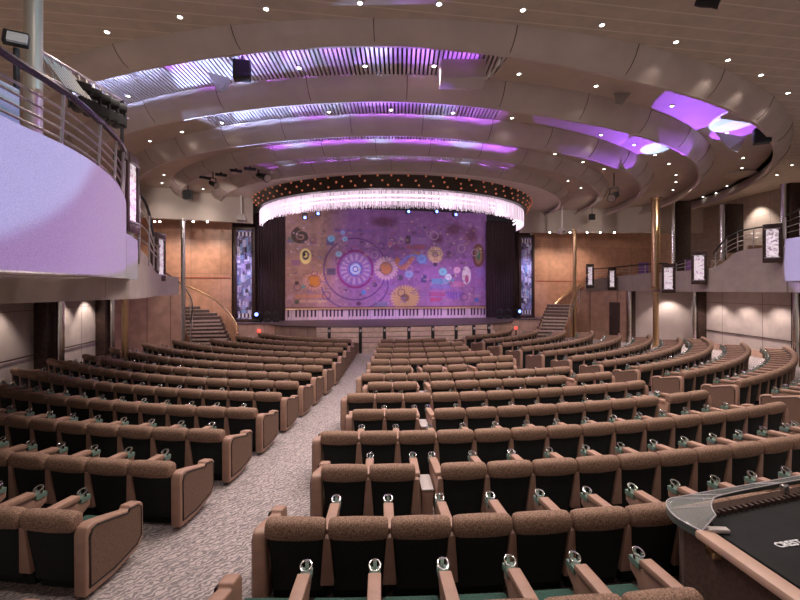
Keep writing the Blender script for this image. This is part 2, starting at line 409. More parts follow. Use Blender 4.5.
# the farther rows beyond the three hundred nearest seats: one object
rest = vis[KEEP:]
if rest:
    keys = ['headrest', 'back_panel', 'seat_cushion', 'pedestal', 'armrest', 'cup_holder', 'end_panell', 'insetl', 'end_panelr', 'insetr']
    mats = []; V = []; Fc = []; MI = []; SM = []
    cache = {}
    for k in keys:
        me = ME[k]; vs = np.empty(len(me.vertices) * 3); me.vertices.foreach_get('co', vs)
        mi = []
        for mm_ in me.materials:
            if mm_ not in mats: mats.append(mm_)
            mi.append(mats.index(mm_))
        cache[k] = (vs.reshape(-1, 3), [tuple(p.vertices) for p in me.polygons], [mi[p.material_index] for p in me.polygons])
    off = 0
    for s in rest:
        c, sn = math.cos(s['rz']), math.sin(s['rz'])
        items = [('headrest', 0), ('back_panel', 0), ('seat_cushion', 0), ('pedestal', 0)]
        h = PITCH / 2
        items += [('end_panell', -h - .045), ('insetl', -h - .045)] if s['epl'] else [('armrest', -h), ('cup_holder', -h)]
        if s['epr']: items += [('end_panelr', h + .045), ('insetr', h + .045)]
        elif s['last']: items += [('armrest', h), ('cup_holder', h)]
        for k, dx in items:
            vs, fs, mi = cache[k]
            x = vs[:, 0] + dx; y = vs[:, 1]
            w_ = np.stack([s['p'].x + x * c - y * sn, s['p'].y + x * sn + y * c, vs[:, 2]], 1)
            V.append(w_); Fc += [tuple(i + off for i in f) for f in fs]; MI += mi; off += len(vs)
    me = bpy.data.meshes.new('far_theatre_seats'); me.from_pydata([tuple(p) for p in np.concatenate(V)], [], Fc)
    for mm_ in mats: me.materials.append(mm_)
    me.polygons.foreach_set('material_index', MI); me.polygons.foreach_set('use_smooth', [True] * len(MI)); me.update()
    try: me.set_sharp_from_angle(angle=R(40))
    except Exception: pass
    o = bpy.data.objects.new('far_theatre_seats', me); COL.objects.link(o)
    tag(o, 'rows of small brown theatre seats farthest from the camera, before the stage', 'seats', kind='stuff')
for (p, rz), b, r_ in tables:
    x, y = proj(p, .5)
    if not (0 < x < 800 and y < 600): continue
    side = 'left' if (b == 'left' or x < 540) else 'right'
    t = thing('drinks_table', p, 'boxy pale-topped table in %s gap, %s, %s' % (side, row_words(dict(block=b, row=r_)), blockw[b]), 'table', rz, 'boxy tables between seats')
    MB().box((0, .26, .24), (.135, .42, .48)).build('cabinet', M['leather'], t, bevel=.008)
    MB().box((0, .26, .492), (.15, .44, .022)).build('table_top', M['pale'], t, bevel=.006)

# ================================================================== SHELL
struct('floor', MB().slab([(-14.5, -1.5), (20, -1.5), (20, 30), (-14.5, 30)], -.1, 0), M['carpet'])
E = EYE
def wall(name, pts, z0, z1, m, t=.15): return struct(name, MB().ribbon([(x, y, z0, z1) for x, y in pts], t), m)
wall('wall_left', [(-9.6, 3), (-11.2, 12.3), (-12.25, 18.45)], 0, E + .1, M['wallpanel'])
wall('wall_left_far', [(-12.3, 18.5), (-10.45, 21.0)], 0, E - .15, M['woodlow'])
wall('wall_right', [(10.7, 26.6), (12.6, 24.5)], 0, E - .1, M['woodlow'])
struct('door_1', MB().box((12.15, 24.93, 1.1), (.55, .06, 2.2), rz=R(-48)), M['dwood'])
wall('wall_right_far', [(12.65, 24.45), (15.5, 23.3)], 0, E - .1, mat('wall_beige_plain', (.47, .40, .365), .6, noise=.04, nscale=2))
wall('wall_right_lower', [(15.5, 23.25), (15.5, 5)], 0, E - .1, M['wallpanel'])
wall('wall_right_upper', [(19.2, 29.5), (19.2, 6)], E - .1, E + 5.1, M['wallup'])
wall('wall_left_upper', [(-14.3, 3), (-14.3, 23)], E - .1, E + 5.1, M['wallup'])
a, b_ = RM(-13.6, .35), RM(-8.65, .35); wall('wall_back_left', [(a.x, a.y), (b_.x, b_.y)], 0, E + 5, M['wood'])
a, b_ = RM(9.75, .5), RM(20.6, .5); wall('wall_back_right', [(a.x, a.y), (b_.x, b_.y)], 0, E + 5, M['wood'])
# slim joint lines and skirting
struct('baseboard_right', MB().box((15.46, 14.2, .15), (.06, 18, .3)), M['rail_wood'])
struct('trim_left', MB().tube([(-9.66 + .05, 3, .9), (-11.14, 12.3, .9), (-12.2, 18.4, .9)], .022, 6), M['dwood'])
struct('trim_right', MB().tube([(15.47, 23, .88), (15.47, 5, .88)], .022, 6), M['dwood'])
struct('trim_back_left', MB().tube([RM(-13, .33, E + .62), RM(-8.7, .33, E + .62)], .022, 6), M['red_led'] if False else mat('red_joint', (.45, .06, .04), .5))
struct('trim_back_right', MB().tube([RM(9.8, .47, E + .52), RM(13.6, .47, E + .52)], .016, 6), bpy.data.materials['red_joint'])

# ------------------------------------------------------------------ ceiling and rings
RC = (-.5, 26.0)
def ring_h(h, phi, dr, dl):
    s = phi / R(22)
    s = min(1, abs(s)); s = s * s * (3 - 2 * s)
    return h * (1 - (dr if phi > 0 else dl) * s)
RINGS = [(17.3, 4.81, .055, .02, 5.1), (15.1, 4.64, .03, .015, 5.0), (13.0, 4.52, .02, .01, 4.9), (11.2, 4.49, .0, .0, 4.8), (9.4, 4.43, .0, .0, 4.75)]
PH0, PH1 = R(-80), R(100)
def rp(rad, phi, z): return Vector((RC[0] + rad * math.sin(phi), RC[1] - rad * math.cos(phi), E + z))
# plank ceiling outside the largest ring
mb = MB(); n = 96
inner = [rp(17.25, PH0 + (PH1 - PH0) * i / n, 5.1) for i in range(n + 1)]
vs = []; 
for i, p in enumerate(inner):
    d = Vector((math.sin(PH0 + (PH1 - PH0) * i / n), -math.cos(PH0 + (PH1 - PH0) * i / n), 0))
    vs += [p, p + d * 22, p + d * 22 + Vector((0, 0, .1)), p + Vector((0, 0, .1))]
mb.add(vs, [(i * 4 + j, i * 4 + (j + 1) % 4, i * 4 + 4 + (j + 1) % 4, i * 4 + 4 + j) for i in range(n) for j in range(4)])
struct('ceiling', mb, M['planks'])
def annulus(r0, r1, z, th=.08, a0=PH0, a1=PH1, n=96):
    mb = MB(); vs = []
    for i in range(n + 1):
        ph = a0 + (a1 - a0) * i / n
        vs += [rp(r0, ph, z), rp(r1, ph, z), rp(r1, ph, z + th), rp(r0, ph, z + th)]
    fs = [(i * 4 + j, i * 4 + (j + 1) % 4, i * 4 + 4 + (j + 1) % 4, i * 4 + 4 + j) for i in range(n) for j in range(4)] + [(0, 1, 2, 3), (n * 4 + 3, n * 4 + 2, n * 4 + 1, n * 4)]
    return mb.add(vs, fs)
SL = {0: (-29, 10), 1: (-22, 14), 2: (-20, 16), 3: (-20, 16)}   # slatted sectors in degrees
for i, (rad, h, dr, dl, zt) in enumerate(RINGS):
    mb = MB(); vs = []; n = 110
    for k in range(n + 1):
        ph = PH0 + (PH1 - PH0) * k / n; hh = ring_h(h, ph, dr, dl)
        zc = (5.1 if i == 0 else RINGS[i - 1][4])
        prof = [(rad + .42, zc + .02), (rad + .33, hh + .62 * (zc - hh)), (rad + .20, hh + .30 * (zc - hh)), (rad + .05, hh + .05), (rad, hh), (rad - .10, hh + .02), (rad - .10, hh + .10), (rad + .02, hh + .14), (rad + .2, zc + .02)]
        vs += [rp(a_, ph, z_) for a_, z_ in prof]
    m_ = 9
    fs = [(k * m_ + j, k * m_ + (j + 1) % m_, k * m_ + m_ + (j + 1) % m_, k * m_ + m_ + j) for k in range(n) for j in range(m_)]
    fs += [tuple(range(m_)), tuple(range(n * m_, n * m_ + m_))[::-1]]
    mb.add(vs, fs)
    # panel joints across the curved face
    struct('trim_%d' % (i + 1), mb, M['ring'], smooth=True, angle=40)
    mj = MB()
    for deg in range(-72, 96, 9):
        ph = R(deg + 2.5 * i); hh = ring_h(h, ph, dr, dl); zc = (5.1 if i == 0 else RINGS[i - 1][4])
        mj.tube([rp(rad + .425, ph, zc), rp(rad + .335, ph, hh + .62 * (zc - hh)), rp(rad + .205, ph, hh + .30 * (zc - hh)), rp(rad + .055, ph, hh + .048)], .008, 4)
    struct('trim_%d_joints' % (i + 1), mj, M['riser'])
    if i < 4:
        r1 = rad + .25; r0 = RINGS[i + 1][0] + .2
        s0, s1 = SL[i]
        struct('ceiling_recess_%d' % (i + 1), annulus(r0, r1, zt, a0=R(s1)), M['ceil'])
        struct('ceiling_recess_%d_left' % (i + 1), annulus(r0, r1, zt, a1=R(s0)), M['ceil'])
        struct('ceiling_void_%d' % (i + 1), annulus(r0, r1, zt + .16, a0=R(s0), a1=R(s1)), M['void'])
        ms = MB(); pitch = .10
        xs = np.arange(-14, 14, pitch)
        for x in xs:
            if not (r1 * math.sin(R(s0)) < x < r1 * math.sin(R(s1))): continue
            ya = -math.sqrt(max(0, r1 * r1 - x * x)); yb = -math.sqrt(max(.5, r0 * r0 - x * x)) if abs(x) < r0 else -.5
            # clip to the sector
            pts = [y for y in np.linspace(ya, yb, 40) if R(s0) <= math.atan2(x, -y) <= R(s1)]
            if len(pts) < 2: continue
            ms.box((RC[0] + x, RC[1] + (pts[0] + pts[-1]) / 2, E + zt + .03), (.056, abs(pts[-1] - pts[0]), .06))
        struct('ceiling_slats_%d' % (i + 1), ms, M['slat'])
# inner ceiling over the stage
struct('ceiling_inner', annulus(6.0, 9.6, 4.72), M['ceil'])
mb = MB(); mb.slab([tuple(RM(.4 + 7.4 * math.sin(a), -7.4 * math.cos(a))[:2]) for a in np.linspace(-1.45, 1.45, 25)] + [tuple(RM(9.5, 4)[:2]), tuple(RM(-9.5, 4)[:2])], E + 4.84, E + 4.92); struct('ceiling_stage', mb, M['dvoid'])

# headers that close the rings left and right of the stage
hp = [RM(u, v) for u, v in ((-15.5, -3.2), (-11.85, -2.55), (-7.3, -1.6))]
struct('wall_header_left', MB().ribbon([(p.x, p.y, E + 3.42, E + 5.2) for p in hp], .3), M['header'])
hp = [RM(u, v) for u, v in ((8.1, -1.15), (9.3, -1.25), (14, -2.2), (19, -3.3))]
struct('wall_header_right', MB().ribbon([(p.x, p.y, E + 3.42, E + 5.2) for p in hp], .3), M['header'])
# proscenium top behind the chandelier
struct('wall_proscenium', MB().ribbon([(*RM(-8.7, .42)[:2], E + 4.3, E + 4.9), (*RM(9.8, .42)[:2], E + 4.3, E + 4.9)], .2), M['dvoid'])
struct('wall_stage_back', MB().ribbon([(*RM(-9, 1.2)[:2], 0, E + 4.9), (*RM(10, 1.2)[:2], 0, E + 4.9)], .2), M['maroon'])

# ------------------------------------------------------------------ stage
ST = E - 1.80
arc = [(.35 + 6.9 * math.sin(a), -4.6 * math.cos(a) ** .55 + .0) for a in np.linspace(-R(84), R(84), 25)]
poly = [RM(u, v) for u, v in arc]
poly = [RM(-9.6, -.9)] + poly + [RM(10.4, -.9), RM(10.4, 1.1), RM(-9.6, 1.1)]
mb = MB(); mb.slab([tuple(p[:2]) for p in poly], 0, ST - .06, 0); o = struct('stage', mb, M['woodstep'])
mb = MB(); mb.slab([tuple((p + (p - RM(0, 1)).normalized() * .06)[:2]) for p in poly[:-2]] + [tuple(p[:2]) for p in poly[-2:]], ST - .06, ST); struct('stage_floor', mb, M['stagefloor'])
t = thing('stage_steps', RM(.3, -5), 'broad pale wooden steps running along the front of the stage', 'steps')
M['pale_wood'] = mat('pale_step_wood', (.62, .47, .40), .5, noise=.1, nscale=6)
for k in range(5):
    pts = [RM(.35 + (6.2 + .0) * s_, -4.70 - .22 * (4 - k) + 1.1 * s_ ** 4) for s_ in np.linspace(-.72, .72, 13)]
    mb = MB(); back = [RM(.35 + 6.2 * s_, -4.3 + 1.1 * s_ ** 4) for s_ in np.linspace(-.72, .72, 13)]
    mb.slab([tuple(p[:2]) for p in pts] + [tuple(p[:2]) for p in back[::-1]], .224 * k + .002, .224 * (k + 1) - .035)
    mb.build('step', M['pale_wood'], t, org=t.location)
for k, x in enumerate((306, 335, 358, 382, 406, 430, 449, 466)):
    u = (x - 392) / 440 * 21.3 + .6
    v = -5.55 + 1.1 * ((u - .35) / 6.2) ** 4
    t = thing('step_light_post', RM(u, v), 'short dark post on the stage steps, %s from the left' % ORD[k + 1], 'post', AX, 'posts on the stage steps')
    MB().box((0, 0, .6), (.14, .10, 1.2)).build('post', M['black'], t, bevel=.01)
    MB().box((0, -.055, 1.05), (.09, .02, .12)).build('lens', M['flap'], t)

# stage backdrop with painted collage and a piano-key border
NU, NV = 470, 250
U0, U1, Z0, Z1 = -5.85, 6.5, ST + .01, E + 4.74
XX, YY = np.meshgrid(np.linspace(285, 487, NU), np.linspace(322, 203, NV))    # painted layout laid out in photo-like units
A = np.zeros((NV, NU, 3))
def mix(mask, col, k=1.0):
    mk = np.clip(mask, 0, 1)[..., None] * k
    A[:] = A * (1 - mk) + np.array(col) * mk
def ell(cx, cy, rx, ry): return np.hypot((XX - cx) / rx, (YY - cy) / ry)
def soft(d, e=.06): return np.clip((1 - d) / e, 0, 1)
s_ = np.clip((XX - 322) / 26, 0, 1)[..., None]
A[:] = np.array((.42, .25, .22)) * (1 - s_) + np.array((.36, .17, .46)) * s_  # purple stage light partly painted into the base colour, centre and right
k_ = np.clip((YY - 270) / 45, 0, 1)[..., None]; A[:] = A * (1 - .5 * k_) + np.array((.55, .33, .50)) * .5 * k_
nz = rng.rand(34, 60); nzi = nz[(np.linspace(0, 33.9, NV)).astype(int)][:, np.linspace(0, 59.9, NU).astype(int)]
A *= (.86 + .28 * nzi)[..., None]
def rect(cx, cy, w_, h_, c, k=.85): mix(((abs(XX - cx) < w_ / 2) & (abs(YY - cy) < h_ / 2)).astype(float), c, k)
for (cx, cy, w_, h_, c) in [(292, 238, 7, 6, (.14, .2, .14)), (296, 262, 8, 6, (.3, .14, .3)), (328, 239, 7, 8, (.12, .10, .3)), (329, 271, 8, 7, (.10, .09, .2)), (415, 236, 16, 7, (.42, .24, .6)),
                         (404, 235, 5, 9, (.1, .07, .1)), (412, 243, 18, 5, (.45, .14, .2)), (440, 281, 24, 6, (.15, .42, .62)), (438, 287, 22, 5, (.26, .25, .6)), (455, 284, 16, 6, (.62, .25, .45)),
                         (434, 295, 18, 5, (.5, .12, .3)), (433, 301, 12, 4, (.65, .1, .22)), (310, 297, 30, 4, (.65, .3, .2)), (312, 302, 26, 3, (.7, .45, .36)), (420, 278, 5, 8, (.06, .07, .24)), (377, 306, 13, 6, (.22, .25, .38)),
                         (480, 270, 10, 10, (.33, .2, .55)), (352, 227, 40, 3, (.28, .15, .5)), (469, 300, 14, 8, (.5, .26, .5))]: rect(cx, cy, w_, h_, c)
d = ell(352, 268, 30, 33); mix(soft(abs(d - 1) * 40), (.13, .05, .24), .8)
d = ell(352, 285, 32, 26); mix(soft(abs(d - 1) * 40) * (YY > 280), (.14, .06, .28), .8)
d = ell(352, 268, 18, 21); th = np.arctan2(YY - 268, XX - 352)
mix(soft(d), (.34, .19, .52)); mix(soft(abs(d - .93) * 15), (.32, .05, .26)); mix(soft(abs(d - .62) * 6) * (np.sin(th * 16) > 0), (.66, .48, .68), .7); mix(soft(d / .36), (.08, .14, .62)); mix(soft(abs(d - .22) * 14), (.55, .7, .9)); mix(soft(d / .1), (.8, .8, .9))
def burst(cx, cy, rx, ry, c1, c2, core, n, kcore=.45):
    d = ell(cx, cy, rx, ry); th = np.arctan2(YY - cy, XX - cx)
    mix(soft(d * (1 + .10 * np.sin(th * n)), .15), c1); mix(soft(d) * (np.sin(th * n + d * 5) > .1), c2, .7); mix(soft(d / kcore), core); mix(soft(abs(d - kcore) * 14), (.3, .12, .08), .6)
burst(382, 267, 12, 13, (.78, .5, .6), (.85, .66, .7), (.75, .33, .14), 22, .5)
burst(313, 281, 10, 10, (.75, .42, .38), (.5, .22, .2), (.66, .26, .06), 18, .62)
burst(432, 251, 8.5, 9.5, (.9, .72, .55), (.9, .5, .28), (.62, .42, .4), 20, .3)
burst(401, 299, 15, 14, (.66, .42, .16), (.82, .66, .36), (.3, .2, .12), 26, .25)
mix(soft(ell(305, 255, 5.5, 8.5)), (.92, .80, .34)); mix(soft(abs(ell(305, 254, 3.2, 5) - .8) * 5), (.08, .06, .05)); mix(soft(ell(304, 253, 1.2, 2)), (.05, .04, .05))
mix(soft(ell(465, 274, 4.8, 10.5)), (.88, .82, .84)); mix(soft(ell(465.5, 278, 2, 5)), (.5, .12, .3))
mix(soft(ell(478, 251, 6.5, 14)), (.20, .08, .07)); mix(soft(ell(478, 251, 4, 10)), (.35, .2, .12)); mix(soft(ell(478, 251, 2, 6)), (.1, .22, .12))
for q in np.linspace(0, 1, 60):      # spiral
    a_ = q * 9.5 + 1.2; r_ = 1.0 + q * 9; mix(soft(ell(301 + r_ * math.cos(a_) * .8, 234 + r_ * math.sin(a_) * .8, 1.6 + q, 1.6 + q), .4), (.09, .06, .05))
for q in np.linspace(0, 1, 40): mix(soft(ell(393 + q * 22, 258 + 8 * math.sin(q * 5), 3.2 * (1 - q * .5), 4 * (1 - q * .5)), .3), (.62, .26, .16))
for q in np.linspace(0, 1, 30): mix(soft(ell(396 + q * 26, 262 - 10 * math.sin(q * 3), 2, 2), .4), (.25, .28, .72))
for cx, cy, r_, c in [(418, 256, 6, (.2, .32, .72)), (440, 270, 5, (.22, .55, .72)), (446, 276, 4, (.6, .78, .88)), (405, 273, 5, (.3, .4, .7)), (329, 236, 4, (.2, .45, .8)), (336, 252, 3.5, (.35, .55, .85)), (342, 236, 3, (.3, .5, .9)),
                      (360, 293, 2.6, (.12, .3, .7)), (371, 285, 2.6, (.12, .06, .2)), (476, 302, 2.4, (.08, .2, .6)), (355, 305, 2.5, (.16, .06, .16)), (297, 283, 2.2, (.08, .05, .06)), (303, 287, 2, (.14, .32, .34)), (396, 277, 3.4, (.12, .1, .16)),
                      (455, 268, 4, (.75, .45, .6)), (446, 249, 3, (.18, .09, .22)), (432, 262, 2.4, (.08, .05, .12)), (297, 303, 2.5, (.10, .12, .09)), (386, 240, 3, (.5, .2, .35)), (392, 244, 3.5, (.3, .1, .25)), (340, 229, 2.5, (.3, .4, .9))]:
    d = ell(cx, cy, r_, r_); mix(soft(d, .2), c); mix(soft(abs(d - .55) * 6), tuple(min(1, q * 1.6) for q in c), .6)
d = ell(452, 292, 10, 9); mix(soft(d) * (YY > 292), (.26, .13, .5)); mix(soft(d) * (YY > 292) * (np.sin(XX * 2) > 0), (.4, .25, .62), .6)
for _ in range(150):
    cx = rng.uniform(287, 485); cy = rng.uniform(212, 306); r_ = rng.uniform(.6, 1.5)
    c = [(.12, .06, .16), (.7, .5, .6), (.22, .16, .55), (.55, .16, .25), (.75, .65, .4)][rng.randint(5)]
    mix(soft(ell(cx, cy, r_, r_), .4), c, .75)
for cx, cy, rx, ry in [(452, 222, 14, 10), (470, 228, 10, 12), (380, 216, 18, 8), (435, 233, 8, 7)]: mix(soft(ell(cx, cy, rx, ry), .6), (.16, .05, .10), .8)
for _ in range(420):
    cx = rng.uniform(286, 486); cy = rng.uniform(212, 307); w_ = rng.uniform(.8, 6); h_ = rng.uniform(.6, 3.2)
    c = [(.14, .08, .17), (.62, .42, .52), (.24, .15, .42), (.40, .16, .24), (.50, .34, .24), (.30, .3, .55), (.10, .07, .10)][rng.randint(7)]
    rect(cx, cy, w_, h_, c, rng.uniform(.2, .6))
for _ in range(26):
    cx = rng.uniform(292, 480); cy = rng.uniform(222, 302); r_ = rng.uniform(2, 5); d = ell(cx, cy, r_, r_ * 1.1)
    mix(soft(abs(d - .85) * 7), [(.10, .05, .14), (.62, .45, .6), (.2, .15, .5)][rng.randint(3)], .6)
A *= .80
# border: gold band, white and black keys
mix((YY > 308.5).astype(float), (.16, .09, .06)); mix(((YY > 309.3) & (YY < 311.2)).astype(float), (.5, .32, .22)); mix((YY > 311.4).astype(float), (.68, .55, .66))
ph = (XX - 285) / 3.55
blackkey = ((ph % 1) < .42) & (np.isin((np.floor(ph) % 7), (0, 1, 3, 4, 5, 6))) & (YY < 319)
mix((blackkey & (YY > 311.4)).astype(float), (.05, .03, .06)); mix((((ph % 1) > .93) & (YY > 311.4)).astype(float), (.25, .16, .25), .8)
def art_mesh(name, A, u0, u1, z0, z1, vfun, flip=False):
    nv, nu = A.shape[:2]
    us = np.linspace(u0, u1, nu); zs = np.linspace(z0, z1, nv)
    vs = []
    for z in zs:
        for u in us: vs.append(tuple(vfun(u, z)))
    idx = np.arange(nv * nu).reshape(nv, nu)
    q = np.stack([idx[:-1, :-1], idx[:-1, 1:], idx[1:, 1:], idx[1:, :-1]], -1).reshape(-1, 4)
    me = bpy.data.meshes.new(name); me.from_pydata(vs, [], q.tolist()); me.materials.append(M['art'])
    ca = me.color_attributes.new('art', 'FLOAT_COLOR', 'POINT')
    ca.data.foreach_set('color', np.concatenate([A.reshape(-1, 3), np.ones((nv * nu, 1))], 1).astype(np.float32).ravel())
    me.update(); o = bpy.data.objects.new(name, me); COL.objects.link(o); return o
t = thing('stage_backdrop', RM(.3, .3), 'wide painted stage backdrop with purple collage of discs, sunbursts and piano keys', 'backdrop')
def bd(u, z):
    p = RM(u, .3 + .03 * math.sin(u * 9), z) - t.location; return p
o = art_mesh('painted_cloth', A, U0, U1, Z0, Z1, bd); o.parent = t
o.modifiers.new('thickness', 'SOLIDIFY').thickness = .02
MB().tube([RM(U0, .22, ST + .62), RM(U1, .22, ST + .62)], .022, 6).build('gold_rail', M['brass'], t, org=t.location)

# side panels: collage mosaics either side of the stage
def mosaic_art(seed):
    rs = np.random.RandomState(seed); B = np.zeros((150, 34, 3)); B[:] = (.22, .17, .33)
    for _ in range(170):
        i, j = rs.randint(0, 150), rs.randint(0, 34); h_, w_ = rs.randint(3, 14), rs.randint(3, 10)
        c = np.array([(.55, .52, .75), (.30, .27, .58), (.17, .16, .32), (.66, .62, .78), (.24, .38, .66), (.42, .30, .58), (.09, .07, .12)][rs.randint(7)])
        B[i:i + h_, j:j + w_] = c * rs.uniform(.75, 1.1)
        if h_ > 6 and w_ > 5: B[i + 1:i + h_ - 1, j + 1:j + w_ - 1] = c * rs.uniform(.5, 1.2)
    for j in range(34):
        for lo, hi in ((3, 10), (140, 147)): B[lo:hi, j] = (.75, .7, .8) if (j // 4) % 2 else (.04, .03, .05)
    return B
for side, (u0, u1, lab) in (('left', (-8.35, -7.45, 'tall narrow purple mosaic panel left of the stage')), ('right', (8.45, 9.3, 'tall narrow purple mosaic panel right of the stage'))):
    um = (u0 + u1) / 2
    z0, z1 = ST + .15, E + 3.2
    t = thing('mosaic_panel', RM(um, -.3, ST), lab, 'panel', AX, 'mosaic panels beside the stage')
    o = art_mesh('mosaic', mosaic_art(4 if side == 'left' else 9), u0 - um + .06, u1 - um - .06, z0 - ST, z1 - ST, lambda u, z: Vector((u, -.02, z))); o.parent = t
    o.modifiers.new('thickness', 'SOLIDIFY').thickness = .03
    w_ = (u1 - u0) / 2; h_ = z1 - z0
    mb = MB()
    for sx in (-1, 1): mb.box((sx * (w_ + .03), 0, .15 + h_ / 2), (.15, .22, h_ + .3))
    mb.box((0, 0, z1 - ST + .1), (2 * w_ + .2, .22, .18)); mb.box((0, 0, .08), (2 * w_ + .2, .3, .16)); mb.box((0, .09, .15 + h_ / 2), (2 * w_, .06, h_))
    mb.build('frame', M['dwood'], t, bevel=.01)
# side drapes between the mosaics and the backdrop
for lab, u0, u1 in (('dark maroon stage drape left of the painted backdrop', -7.35, -5.75), ('dark maroon stage drape right of the painted backdrop', 6.4, 8.3)):
    mb = MB(); n = 60; vs = []
    um = (u0 + u1) / 2
    for k in range(n + 1):
        u = u0 + (u1 - u0) * k / n
        v = .05 * math.sin(k * 1.15) + .12
        vs += [RM(u, v, ST + .02), RM(u, v, E + 4.2), RM(u, v + .05, E + 4.2), RM(u, v + .05, ST + .02)]
    mb.add(vs, [(k * 4 + j, k * 4 + (j + 1) % 4, k * 4 + 4 + (j + 1) % 4, k * 4 + 4 + j) for k in range(n) for j in range(4)] + [(0, 1, 2, 3), (n * 4 + 3, n * 4 + 2, n * 4 + 1, n * 4)])
    base = RM(um, .12, ST); o = mb.build('stage_drape', M['maroon'], org=base, smooth=True); o.location = base; tag(o, lab, 'curtain', 'stage drapes')
# spotlights standing at both ends of the stage
def moving_light(name, p, lab, lens, rz=0, group=None, s=1.0, hang=False):
    t = thing(name, p, lab, 'spotlight', rz, group)
    sg = -1 if hang else 1
    MB().box((0, 0, sg * .08 * s), (.34 * s, .3 * s, .16 * s)).build('base', M['black'], t, bevel=.01)
    yk = MB()
    for sx in (-1, 1): yk.box((sx * .17 * s, 0, sg * .34 * s), (.04 * s, .12 * s, .4 * s))
    yk.box((0, 0, sg * .175 * s), (.36 * s, .12 * s, .03 * s)); yk.build('yoke', M['black'], t)
    hd = MB(); hd.tube([(0, .22 * s, sg * .44 * s), (0, .1 * s, sg * .44 * s), (0, -.22 * s, sg * .44 * s)], [.10 * s, .14 * s, .13 * s], 12)
    h_ = hd.build('head', M['black'], t, smooth=True)
    MB().tube([(0, -.222 * s, sg * .44 * s), (0, -.235 * s, sg * .44 * s)], .10 * s, 12).build('lens', lens, h_)
    return t
moving_light('stage_spotlight', RM(-7.15, -.75, ST), 'blue-lit spotlight standing on the left end of the stage', M['bluebeam'], AX - .2, 'spotlights on the stage ends')
moving_light('stage_spotlight', RM(8.05, -.75, ST), 'blue-lit spotlight standing on the right end of the stage', M['bluebeam'], AX + .2, 'spotlights on the stage ends')
for k, u in enumerate((-6.65, -6.2)):
    moving_light('stage_spotlight', RM(u, -.7, ST), 'unlit black spotlight on the left stage end, %s the blue one' % ('beside' if k == 0 else 'second right of'), M['black'], .3, 'unlit stage spotlights')
for k, u in enumerate((6.95, 7.45)):
    moving_light('stage_spotlight', RM(u, -.7, ST), 'unlit black spotlight on the right stage end, %s the blue one' % ('second left of' if k == 0 else 'beside'), M['black'], -.3, 'unlit stage spotlights')
for lab, p in (('small red warning lamp at the left corner of the stage', P(259, 331, 23.3)), ('small red warning lamp at the right corner of the stage', P(516, 328, 25.2))):
    base = Vector((p.x, p.y, 0)); h_ = p.z
    t = thing('warning_lamp', base, lab, 'lamp', 0, 'red warning lamps at the stage')
    MB().tube([(0, 0, 0), (0, 0, h_ - .08)], .035, 8).build('stand', M['dwood'], t)
    MB().lathe([(.03, h_ - .08), (.085, h_ - .05), (.08, h_ + .05), (.03, h_ + .09)], n=12).build('lamp', M['red_led'], t, smooth=True)

# ------------------------------------------------------------------ chandelier
t = thing('crystal_chandelier', (-.45, 26, E + 3.4), 'huge half-round chandelier of glowing white strands above the stage front', 'chandelier')
def cp(rad, ph, z): return Vector((-.45 + rad * math.sin(ph), 26 - rad * math.cos(ph), E + z))
a0, a1 = R(-76), R(91); n = 90
mb = MB(); vs = []
for k in range(n + 1):
    ph = a0 + (a1 - a0) * k / n
    vs += [cp(7.95, ph, 4.82), cp(7.62, ph, 4.22), cp(7.3, ph, 4.16), cp(7.3, ph, 4.84)]
mb.add(vs, [(k * 4 + j, k * 4 + (j + 1) % 4, k * 4 + 4 + (j + 1) % 4, k * 4 + 4 + j) for k in range(n) for j in range(4)] + [(0, 1, 2, 3), (n * 4 + 3, n * 4 + 2, n * 4 + 1, n * 4)])
mb.build('drum', mat('dark_bronze_drum', (.05, .035, .028), .3, .3, noise=.3, nscale=30), t, org=t.location, smooth=True)
for row, (rad, z) in enumerate(((7.90, 4.68), (7.80, 4.50), (7.71, 4.33))):
    for k in range(32):
        ph = R(-68) + R(158) * (k + .33 * row + random.uniform(-.12, .12)) / 32
        q = cp(rad, ph, z)
        MB().lathe([(.02, -.04), (.042, -.025), (.045, .02), (.02, .04)], q, 8).build('bulb_or_glint', M['bulb_or_glint'], t, org=t.location, smooth=True)  # glowing dots stand in for downlights reflected in the dark drum
mb = MB()
for layer, (rad, zt_, zb_, num) in enumerate(((7.46, 4.18, 3.46, 620), (7.40, 4.18, 3.52, 520), (7.34, 4.18, 3.40, 420))):
    for k in range(num):
        ph = a0 + (a1 - a0) * (k + random.random() * .6) / num
        zb2 = zb_ + random.uniform(0, .10); q = cp(rad + random.uniform(-.02, .02), ph, 0)
        w_ = .011
        mb.add([q + Vector((w_ * math.cos(g), w_ * math.sin(g), zz)) for zz in (zb2, zt_) for g in (0, 2.1, 4.2)], [(0, 1, 4, 3), (1, 2, 5, 4), (2, 0, 3, 5), (2, 1, 0), (3, 4, 5)])
o = mb.build('strand_curtain', M['strand'], t, org=t.location); o['kind'] = 'stuff'
mb = MB(); mb.tube([cp(7.18, a0 + (a1 - a0) * k / 60, 4.02) for k in range(61)], .05, 8); mb.tube([cp(7.18, a0 + (a1 - a0) * k / 60, 3.82) for k in range(61)], .04, 8)
mb.build('light_ring', M['ringlamp'], t, org=t.location, smooth=True)

# lamps above the top of the backdrop
for k, (x, y) in enumerate(((305, 219), (318, 215), (408, 213), (436, 213), (455, 216))):
    q = P(x, y, 24.6)
    moving_light('hanging_stage_lamp', Vector((q.x, q.y, q.z + .4)), 'small lit lamp hanging over the backdrop top, %s from the left' % ORD[k + 1], M['bluebeam'], .2, 'lamps over the backdrop', .8, hang=True)
    MB().tube([(0, 0, 0), (0, 0, E + 4.78 - q.z - .4)], .02, 6).build('hanger', M['black'], bpy.context.scene.objects[-1] if False else [o for o in COL.objects if o.name.startswith('hanging_stage_lamp')][-1])

